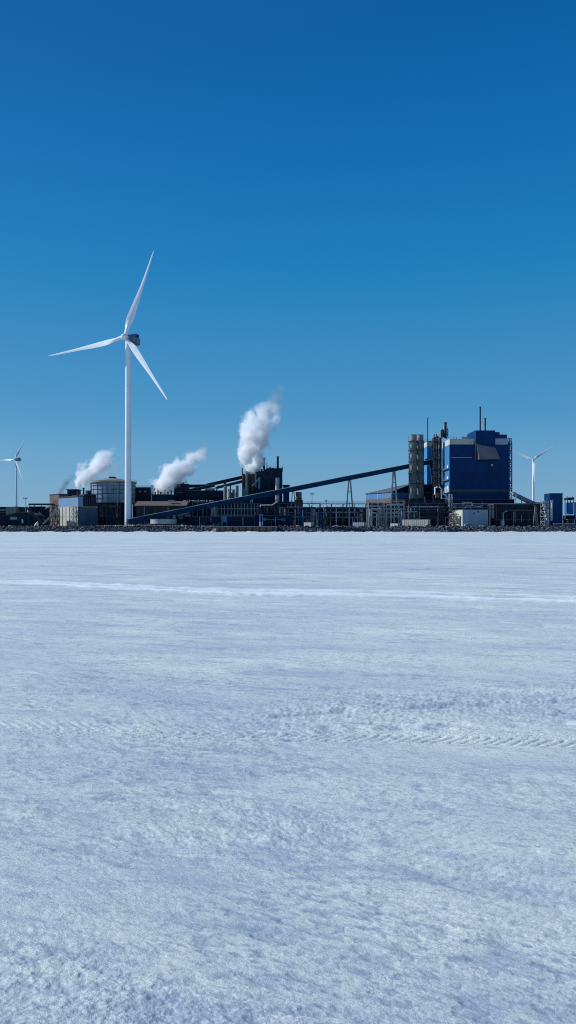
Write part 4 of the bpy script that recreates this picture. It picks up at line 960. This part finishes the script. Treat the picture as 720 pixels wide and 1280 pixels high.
mb = MB(); lattice(mb, XX(552.3,508), XX(559.3,508), 506, 510, ZZ(548.5,508), ZZ(537,508), 3, .3); mb.build('frame', 'dsteel', t)
mb = MB(); V(mb, 556.8, 528.5, 548, 508, .85, 16); mb.rings([(XX(556.8,508),508,ZZ(529.5,508)),(XX(556.8,508),508,ZZ(528,508))], [1.1]*2, 16); mb.build('chimney', 'dsteel', t, smooth=True)
mb = MB(); Fb(mb, 551.8, 555.5, 537.5, 546, 506.5, 3); mb.build('vessel', 'dark', t)
mb = MB(); V(mb, 555.5, 532.5, 542, 507, .6, 12); V(mb, 558.6, 533.5, 546, 507, .5, 12); mb.build('vessel', 'steel', t, smooth=True)

fY = 480; D = 22.5; bx0, bx1 = XX(562,fY), XX(636,fY)
t = T('boiler_house', 'huge navy boiler house with cream bands and slanted brown chute on its face', 'power plant building', 598, fY)
Z = lambda q_: ZZ(q_, fY)
mb = MB(); mb.box(bx0, bx1, fY, fY+D, Z(624), Z(555.5)); mb.build('main_wall', 'navy', t)
mb = MB(); mb.box(bx0+.02, XX(593,fY), fY+.02, fY+D-.02, Z(555.5)+.003, Z(548.5)); mb.build('cream_band', 'cream', t)
mb = MB(); mb.box(XX(593,fY)+.003, XX(618.5,fY), fY-1.0, fY+D-3, Z(555.5)+.003, Z(538.2)); mb.build('roof_block', 'navy', t)
mb = MB(); mb.box(XX(618.5,fY)+.003, XX(624.5,fY), fY-.2, fY+D-4, Z(555.5)+.003, Z(540.2)); mb.build('roof_block', 'navy', t)
mb = MB(); mb.box(XX(624.5,fY)+.003, XX(633.6,fY), fY-.2, fY+D-4, Z(548)+.003, Z(543.2)); mb.build('roof_block', 'navy', t)
mb = MB(); mb.box(XX(618.5,fY)+.006, XX(634.5,fY), fY-.5, fY-.21, Z(555.8), Z(548.2)); mb.build('cream_band', 'lgrey', t)
mb = MB(); mb.box(XX(624.5,fY)+.01, XX(634.5,fY), fY-.2, fY+D-4, Z(555.5)+.003, Z(548)); mb.build('roof_block', 'navy', t)
mb = MB(); mb.box(XX(593.1,fY), XX(594,fY), fY-1.2, fY-1.003, Z(575), Z(539)); mb.build('corner_trim', 'pblue', t)
mb = MB(); x0 = XX(595,fY); x1 = XX(623,fY)
def py_(px, q, yy): return (XX(px,fY), yy, Z(q))
mb.add([py_(595.2,555.2,fY-1.6), py_(618.8,560.2,fY-1.2), py_(622.8,574.8,fY-4.6), py_(596.5,575,fY-5.0), py_(595.2,555.2,fY-.02), py_(618.8,560.2,fY-.02), py_(622.8,574.8,fY-.02), py_(596.5,575,fY-.02)],
       [(0,1,2,3),(7,6,5,4),(0,3,7,4),(1,5,6,2),(0,4,5,1),(3,2,6,7)]); mb.build('slanted_chute', mat('chute_sheet', (0.20,0.165,0.17), .6, var=.1, panel=(2,3,.06)), t)
mb = MB(); mb.box(XX(564,fY), XX(590,fY), fY-.2, fY-.003, Z(572.2), Z(571.4)); mb.build('wall_seam', 'lgrey', t)
mb = MB(); mb.rings([(XX(614.8,fY),fY-.5,Z(581.5)),(XX(614.8,fY),fY-.01,Z(581.5))], [.8,.5], 14); mb.build('wall_vent', 'lsteel', t)
mb = MB(); mb.box(bx0-.15, bx1+.15, fY-.35, fY-.003, Z(615.5), Z(611.6)); mb.build('lower_band', mat('band_grey', (0.06,0.075,0.10), .6), t)
# lit side wall details
mb = MB()
for q_ in (586, 600): mb.box(bx0-1.6, bx0-.003, fY+1, fY+D-1, Z(q_), Z(q_)+.25); railing(mb, [(bx0-1.5,fY+1,Z(q_)+.25),(bx0-1.5,fY+D-1,Z(q_)+.25)], 1.1, 3)
mb.build('side_walkway', 'steel', t)
for q_ in (583, 597, 609): mb_ = MB(); mb_.box(bx0-.5, bx0-.003, fY+3, fY+6, Z(q_)-.8, Z(q_)+1.0); mb_.build('side_lamp_box', 'white', t)
mb = MB(); mb.box(bx0-.3, bx0-.003, fY+.1, fY+D-.1, Z(615), Z(608)); mb.build('side_base_band', 'lgrey', t)
mb = MB(); mb.box(bx0-.1, bx0-.003, fY+.3, fY+D-.3, Z(607.9), Z(555.6)); mb.build('side_sunlit_tone', 'blue', t)  # paler sheet over the navy side wall, sunlight put into its colour
stack(t, 600.2, 508.5, 538.3, fY+6, .5, 'dsteel'); stack(t, 606.4, 522.5, 538.3, fY+8, .5)
for p in (566,570,577,580,583): 
    mb = MB(); Fb(mb, p, p+(1 if p < 575 else 3), 546.6 if p < 575 else 545.8, 548.6, fY+6, 3); mb.build('roof_vent', 'steel', t)
mb = MB(); railing(mb, [(bx0,fY,Z(548.5)),(XX(593,fY),fY,Z(548.5))], 1.1, 3); mb.build('railing', 'steel', t)
t = T('stair_tower', 'slender lattice stair tower clinging to the right side of the boiler house', 'stair tower', 637.8, fY)
mb = MB(); lattice(mb, bx1+.3, XX(639.8,fY), fY+1, fY+5, G, Z(547.5), 3.4, .28); mb.build('frame', 'dsteel', t)
mb = MB()
nf = 15
for i in range(nf):
    za = Z(615)+(Z(549)-Z(615))*i/nf; zb_ = Z(615)+(Z(549)-Z(615))*(i+1)/nf; xa, xb = bx1+.5, XX(639.6,fY)
    if i % 2: xa, xb = xb, xa
    mb.bar((xa,fY+3,za), (xb,fY+3,zb_), 1.0, .25)
mb.build('stairs', 'dsteel', t)
mb = MB()
for q_ in (555, 563, 578, 589, 604): mb.box(bx1+.2, XX(640.6,fY), fY+.6, fY+5.4, Z(q_), Z(q_)+.2)
mb.build('platform', 'dsteel', t)
mb = MB(); V(mb, 640.0, 552, 617, fY+.3, .25); tag(mb.build('drain_pipe', 'lsteel', loc=tuple(P(640,617,fY+.3))), 'thin pale pipe running down right of the stair tower', 'pipe')
# base building
hall('turbine_hall', 'dark low hall forming the base of the boiler house', 'industrial building', 556, 643, 624, 466, 12, 'deep', cols=0, rail=True)
t = T('pipe_bridge', 'long pale pipes running level along the foot of the boiler house', 'pipe bridge', 605, 460)
for q_, r in ((629.6,.35),(631.2,.28),(634.5,.3)):
    mb = MB(); mb.tube(P(567,q_,460), P(682,q_,460), r, 10); mb.build('pipe', 'steel', t, smooth=True)
mb = MB()
for p in range(570, 682, 10): mb.bar((XX(p,460),460.5,G), (XX(p,460),460.5,ZZ(629,460)), .3)
mb.build('post', 'dsteel', t)
t = T('white_pipework', 'bent white pipes on a frame at the lower left corner of the boiler house', 'pipes', 552, 476)
pl = [(543.5,612),(544,608.5),(547,608.5)]
for pts in ([(543.6,618),(543.8,609.5),(546.5,608.8)], [(549.3,608.5),(552,612),(552,623),(560,623.2)], [(553.5,617),(557.5,619.5),(559,621)]):
    mb = MB(); mb.rings([P(a,b_,476) for a, b_ in pts], [.48]*len(pts), 10); mb.build('pipe', 'white', t, smooth=True)
mb = MB(); lattice(mb, XX(542,478), XX(561,478), 478, 482, G, ZZ(618,478), 4, .3); mb.build('frame', 'dsteel', t)
mb = MB(); Fb(mb, 545, 549, 616, 622, 477, 3); mb.build('valve_house', 'rust', t)
t = T('pale_riser_frame', 'upright pale pipe frame left of the white and grey building', 'pipes', 564, 452)
mb = MB(); lattice(mb, XX(562.2,452), XX(565.5,452), 452, 455, G, ZZ(618,452), 3.2, .3); mb.build('frame', 'lsteel', t)
mb = MB(); mb.rings([P(a,b_,451.5) for a, b_ in ((580,632),(580,628),(590,628),(590.3,632.5))], [.25]*4, 8); mb.rings([P(a,b_,451.5) for a, b_ in ((581,635.5),(583,632.8),(588,633),(588.6,635.8))], [.4]*4, 8)
mb.rings([P(a,b_,451.5) for a, b_ in ((592,632.5),(598,633.5),(603,632.5))], [.25]*3, 8); mb.build('pipe', 'lsteel', t, smooth=True)

# white and grey building
wY = 426
t = T('substation', 'flat-roofed building with cream side wall and grey-blue front below the boiler house', 'building', 590, wY)
x0 = XX(578.3,wY); x1 = XX(610,wY); dW = 28; zt1 = ZZ(636.3,wY)
mb = MB(); mb.box(x0, x1, wY, wY+dW, G, zt1-.4); wl = mb.build('wall', 'lgrey', t)
mb = MB(); mb.box(x0-.1, x0-.003, wY, wY+dW, G, zt1-.42); mb.build('side_wall', 'cream', t)
mb = MB(); mb.box(x0-.3, x1+.2, wY-.3, wY+dW+.2, zt1-.397, zt1); mb.build('roof', 'roof', t)
for p, q_, w_, h_ in ((597.5,639.5,1.1,1.1),(592.5,641.5,.9,.8)):
    x = XX(p,wY); z = ZZ(q_,wY); mb = MB(); mb.box(x-w_/2, x+w_/2, wY-.12, wY-.004, z-h_/2, z+h_/2); f_ = mb.build('window', 'dsteel', t)
    mb = MB(); mb.box(x-w_/2+.1, x+w_/2-.1, wY-.16, wY-.124, z-h_/2+.1, z+h_/2-.1); mb.build('pane', 'glass', f_)
mb = MB(); Fb(mb, 592.5, 598.5, 648.8, None, wY-.16, .15); mb.build('door', 'lsteel', t)
mb = MB(); mb.box(x0-.25, x0-.103, wY+3, wY+7, G+.02, ZZ(645,wY)); mb.build('side_door', 'dark', t)
for i in range(3):
    mb = MB(); mb.box(x0-1.4, x0-.103, wY+8+i*3.2, wY+9.6+i*3.2, G+2+i*.9, G+5+i*.9); mb.build('air_unit', 'steel', t)
mb = MB(); lattice(mb, x0-3.4, x0-1.5, wY+9, wY+18, G, ZZ(641,wY), 3, .28); mb.build('gangway', 'conc', t)
t = T('hull_shape', 'low pale blue tarpaulin-covered load in front of the grey-blue front', 'covered load', 586, 419)
mb = MB(); mb.prism([(XX(581,419),G),(XX(591,419),G),(XX(590,419),G+1.6),(XX(586,419),G+2.2),(XX(582,419),G+1.5)], 419, 421.5); mb.build('cover', 'pblue', t)
t.name = 'covered_load'

t, *_ = hall('columned_hall', 'long near-black hall with pale columns right of the grey-blue building', 'industrial building', 611, 683, 630, 444, 12, 'dark', cols=0)
for i in range(11):
    mb = MB(); x = XX(614+i*6.4, 444); mb.box(x-.2, x+.2, 443.6, 443.99, G, ZZ(631.5,444)); mb.build('column', 'brown' if i % 3 else 'dsteel', t)
mb = MB(); Fb(mb, 612, 682, 636, 637, 443.5, .3); mb.build('beam', 'dsteel', t)
t = T('lamp_post', 'thin pale lamp post with curved arm before the long dark hall', 'lamp post', 629, 420)
x = XX(629,420); mb = MB(); mb.rings([(x,420,G),(x,420,ZZ(642,420)),(x+.5,420,ZZ(640.3,420)),(x+1.6,420,ZZ(639.5,420))], [.14,.11,.09,.08], 8); mb.build('pole', 'lsteel', t, smooth=True)
mb = MB(); mb.box(x+1.5, x+2.3, 419.8, 420.2, ZZ(639.5,420)-.1, ZZ(639.5,420)+.08); mb.build('lamp_head', 'steel', t)
mb = MB(); Fb(mb, 626.8, 630.6, 650.5, None, 424, 2); t = tag(mb.build('electrical_cabinet', 'steel'), 'grey cabinet at the foot of the thin lamp post', 'cabinet')

# inclined big pipe and loop at the right
iY = 462
t = T('inclined_duct', 'thick grey duct sloping down right from the boiler house', 'duct', 660, iY)
mb = MB(); mb.rings([P(641,617.5,iY), P(647,620,iY), P(659,626,iY), P(668,630,iY), P(676,630.2,iY), P(683,628.5,iY)], [1.2,1.35,1.5,1.5,1.2,1.0], 16); mb.build('duct', 'steel', t, smooth=True)
mb = MB()
for p, q_ in ((652,624),(664,630)): mb.bar((XX(p,iY),iY,G), (XX(p,iY),iY,ZZ(q_,iY)), .35)
mb.build('leg', 'dsteel', t)
t = T('pipe_loop', 'pale looping pipe arched at the right foot of the boiler house', 'pipes', 643, 458)
pl = [(639,616.8),(640,615.4),(643,615.2),(645.3,617),(645.6,620.5),(644,623.5),(643.5,627),(644.8,632),(642.6,640),(640.6,646),(640.3,656)]
mb = MB(); mb.rings([P(a,b_,458) for a, b_ in pl], [.34]*len(pl), 10); mb.build('pipe', 'lsteel', t, smooth=True)
t = T('trestle_legs', 'splayed pinkish steel legs under the end of the grey duct', 'trestle', 671.5, 440)
for a, b_ in ((670.3,666.6),(670.8,670.0),(671.5,673.0),(674.4,676.6)):
    mb = MB(); mb.bar((XX(b_,440),440,G), (XX(a,440),442,ZZ(633,440)), .38); mb.build('leg', 'rust' if b_ > 676 else 'lsteel', t)
mb = MB(); Fb(mb, 669, 676, 631, 633, 440.5, 4); mb.build('cap_beam', 'dsteel', t)

t, x0, x1, z0, z1 = hall('filter_house', 'tall navy box building with a pale pipe up its front near the right edge', 'industrial building', 680.2, 703.3, 616.5, 430, 9.4, 'navy', roofm='dsteel', overhang=.15)
mb = MB(); mb.rings([P(689.8,650.5,429.2), P(689.8,629.5,429.2), P(689.8,626.5,429.4), P(689.8,626,430)], [.62]*4, 14); mb.build('front_pipe', 'lsteel', t, smooth=True)
mb = MB(); Fb(mb, 688.2, 691.6, 625, 628.5, 428.9, .6); mb.build('pipe_head', 'steel', t)
mb = MB(); lattice(mb, x0-2.6, x0-.3, 430.5, 438, G, ZZ(626,430), 3, .3)
mb.build('side_frame', 'steel', t)
for i in range(5):
    mb = MB(); Fb(mb, 679+i*1.1, 680.4+i*1.1, 630+i*4.4, 632.4+i*4.4, 428.5, 1.2); mb.build('valve', 'lsteel', t)
t = T('hopper_house', 'bright blue hopper house under a dark open roof frame near the right edge', 'industrial building', 711, 436)
mb = MB(); B(mb, 705.5, 717, 628, 643, 436, 6); mb.build('hopper', mat('mid_blue', (.02,.12,.34), .6), t)
mb = MB(); B(mb, 704.8, 717.6, 621.8, 624.6, 435.5, 7); mb.build('roof', 'dark', t)
mb = MB()
for p in (706.3, 709.5, 713, 716.6): V(mb, p, 624.7, 628.1, 437, .22)
mb.build('post', 'dsteel', t)
for p in (709, 715.5): mb = MB(); V(mb, p, 619.8, 622, 437, .2); mb.build('vent', 'steel', t)
mb = MB(); B(mb, 703.8, 719, 644, None, 435, 8); mb.build('base', 'dark', t)
mb = MB(); Fb(mb, 708.5, 710.5, 641.5, 643, 434.9, .8); mb.build('lamp', 'white', t)
hall('edge_block', 'dark blue block cut off by the right edge of the view', 'industrial building', 717.5, 790, 627, 450, 10, 'navy')
hall('edge_shed', 'low black shed at the shore by the right edge of the view', 'shed', 704, 800, 649, 424, 8, 'dark', cols=6)
t = T('pipe_run', 'low pale pipes along the bank in front of the tall navy box', 'pipes', 700, 414)
for q_ in (654.6, 656.2):
    mb = MB(); mb.tube(P(692,q_,414), P(719,q_-.3,414), .22, 8); mb.build('pipe', 'steel', t, smooth=True)
mb = MB()
for p in range(693, 720, 5): mb.bar((XX(p,414),414.3,G), (XX(p,414),414.3,ZZ(654.2,414)), .2)
mb.build('post', 'dsteel', t)

# ------------------------------------------------------------------ steam and smoke
def plume(name, label, spine, Y, dens, col, seed, nscale=0.16, contrast=1.0, aniso=0.1, n_seg=14, edge=0.8, margin=1.45, fade=0.3):
    """spine: list of (px, py, radius in px). The volume's density falls off round the bent axis and is torn by noise."""
    pts = [P(a, b_, Y) for a, b_, r in spine]; rad = [r*1.2/F*Y for a, b_, r in spine]
    base = pts[0].copy(); H = pts[-1].z - base.z
    zs_ = np.linspace(0, H, n_seg)
    sx = np.interp(zs_, [p.z-base.z for p in pts], [p.x-base.x for p in pts]); sr = np.interp(zs_, [p.z-base.z for p in pts], rad)
    mb = MB(); rr = random.Random(seed)
    n_ = 16; vs_ = []; fs = []
    for i in range(n_seg):
        for j in range(n_):
            a = 2*math.pi*j/n_; r = sr[i]*margin
            if i in (0, n_seg-1): r *= .8
            vs_.append((base.x+sx[i]+math.cos(a)*r, base.y+math.sin(a)*r, base.z+zs_[i]))
    for i in range(n_seg-1):
        for j in range(n_): fs.append((i*n_+j, i*n_+(j+1) % n_, (i+1)*n_+(j+1) % n_, (i+1)*n_+j))
    fs.append(tuple(range(n_))); fs.append(tuple((n_seg-1)*n_+j for j in range(n_)))
    mb.add(vs_, fs)
    m = bpy.data.materials.new(name+'_volume'); m.use_nodes = True; nt = m.node_tree; n = nt.nodes; l = nt.links; n.clear()
    out = n.new('ShaderNodeOutputMaterial'); vol = n.new('ShaderNodeVolumePrincipled'); l.new(vol.outputs[0], out.inputs['Volume'])
    vol.inputs['Color'].default_value = (*col, 1); vol.inputs['Anisotropy'].default_value = aniso
    tc = n.new('ShaderNodeTexCoord'); sep = n.new('ShaderNodeSeparateXYZ'); l.new(tc.outputs['Object'], sep.inputs[0])
    def mth(op, x, y=None, z=None):
        q = n.new('ShaderNodeMath'); q.operation = op
        for i_, s in enumerate((x, y, z)):
            if s is None: continue
            if isinstance(s, (int, float)): q.inputs[i_].default_value = s
            else: l.new(s, q.inputs[i_])
        return q.outputs[0]
    zn = mth('DIVIDE', sep.outputs['Z'], float(H))
    def curve(vals, ts):
        cr = n.new('ShaderNodeFloatCurve'); l.new(zn, cr.inputs['Value']); lo, hi = min(vals), max(vals); sp = max(hi-lo, 1e-4)
        c = cr.mapping.curves[0]; P0 = [(t_, (v_-lo)/sp) for t_, v_ in zip(ts, vals)]
        c.points[0].location = P0[0]; c.points[-1].location = P0[-1]
        for p_ in P0[1:-1]: c.points.new(*p_)
        for p_ in c.points: p_.handle_type = 'VECTOR'
        cr.mapping.update()
        return mth('MULTIPLY_ADD', cr.outputs[0], sp, lo)
    ts = [float((p.z-base.z)/H) for p in pts]
    cxn = curve([float(p.x-base.x) for p in pts], ts); rn = curve([float(r) for r in rad], ts)
    dx = mth('SUBTRACT', sep.outputs['X'], cxn)
    rr_n = mth('SQRT', mth('ADD', mth('MULTIPLY', dx, dx), mth('MULTIPLY', sep.outputs['Y'], sep.outputs['Y'])))
    rel = mth('DIVIDE', rr_n, rn)
    nz = n.new('ShaderNodeTexNoise'); nz.inputs['Scale'].default_value = nscale; nz.inputs['Detail'].default_value = 4; nz.inputs['Roughness'].default_value = 0.55
    nz.inputs['Distortion'].default_value = 0.3
    off = n.new('ShaderNodeVectorMath'); off.operation = 'ADD'; off.inputs[1].default_value = (seed*13.1, seed*7.7, 0); l.new(tc.outputs['Object'], off.inputs[0]); l.new(off.outputs[0], nz.inputs['Vector'])
    k = mth('MULTIPLY', mth('SUBTRACT', nz.outputs['Fac'], 0.5), 3.0*contrast)
    f = mth('ADD', mth('SUBTRACT', 1.12, rel), k)
    # torn, thinner towards the top
    f = mth('SUBTRACT', f, mth('MULTIPLY', mth('POWER', mth('MAXIMUM', zn, 0.0), 2.0), fade))
    mr = n.new('ShaderNodeMapRange'); mr.interpolation_type = 'SMOOTHSTEP'; mr.inputs['From Min'].default_value = 0; mr.inputs['From Max'].default_value = edge
    l.new(f, mr.inputs['Value'])
    thin = mth('SUBTRACT', 1.0, mth('MULTIPLY', mth('POWER', mth('MAXIMUM', zn, 0.0), 1.5), 0.86))
    ends = mth('MULTIPLY', mth('MINIMUM', mth('MULTIPLY', mth('SUBTRACT', 1.0, zn), 5.0), 1.0), 1.0)
    d = mth('MULTIPLY', mth('MULTIPLY', mth('MULTIPLY', mr.outputs[0], thin), mth('MAXIMUM', ends, 0.0)), dens)
    l.new(d, vol.inputs['Density'])
    try: m.cycles.volume_step_rate = 0.5
    except Exception: pass
    o = mb.build(name, m, loc=tuple(base))
    return tag(o, label, 'steam' if 'steam' in name else 'smoke', 'plumes over the plant')
W_ = (0.997, 0.997, 0.998)
plume('steam_plume', 'largest white steam plume, rising upright from the tall dark steelworks', [(315,593,5),(316,584,9),(317,573,13),(317,561,16),(319,549,15),(320,538,16),(322,527,16.5),(327,516,16),(332,507,13),(336,500,7)], 500, .8, W_, 1, .11, 1.15, fade=.12)
plume('steam_plume', 'twin-rooted white steam plume left of the ochre-rimmed tank', [(105,611,2),(106,603,5),(110,596,9),(116,588,13),(121,580,14),(127,573,13),(136,566,11),(144,558,5)], 445, .7, W_, 2, .15, 1.45)
plume('steam_plume', 'small white steam puff at the left root of the leftmost cloud', [(98,611,2),(97.5,606,3.6),(99,600,5),(103,594,6)], 440, 1.2, W_, 3, .2, .8, fade=.1)
plume('steam_plume', 'slanting white steam plume between the turbine tower and the steelworks', [(203,618,10),(206,610,13),(210,602,15),(216,593,16),(224,584,17),(234,576,15),(246,567,12),(255,558,6)], 500, .65, W_, 4, .12, 1.4)
plume('smoke_plume', 'faint grey haze of smoke drifting right of the leftmost steam plume', [(128,597,5),(134,590,8),(141,583,8),(150,577,7),(158,572,4)], 478, .09, (.6,.6,.63), 6, .16, 1.0)
plume('smoke_plume', 'faint grey wisp trailing off the top of the middle steam plume', [(240,580,4),(247,573,7),(254,563,7),(260,553,5),(264,545,3)], 508, .10, (.55,.55,.6), 7, .16, 1.1)
plume('smoke_plume', 'faint grey wisp high above the largest steam plume', [(336,520,9),(341,508,10),(345,497,9),(347,486,8),(346,474,5)], 520, .08, (.55,.55,.6), 8, .12, 1.1)
plume('smoke_plume', 'faint dark wisp of smoke left of the leftmost steam plume', [(74,618,3),(79,611,4),(84,603,5),(90,592,7)], 478, .3, (.25,.25,.27), 5, .3, .8)
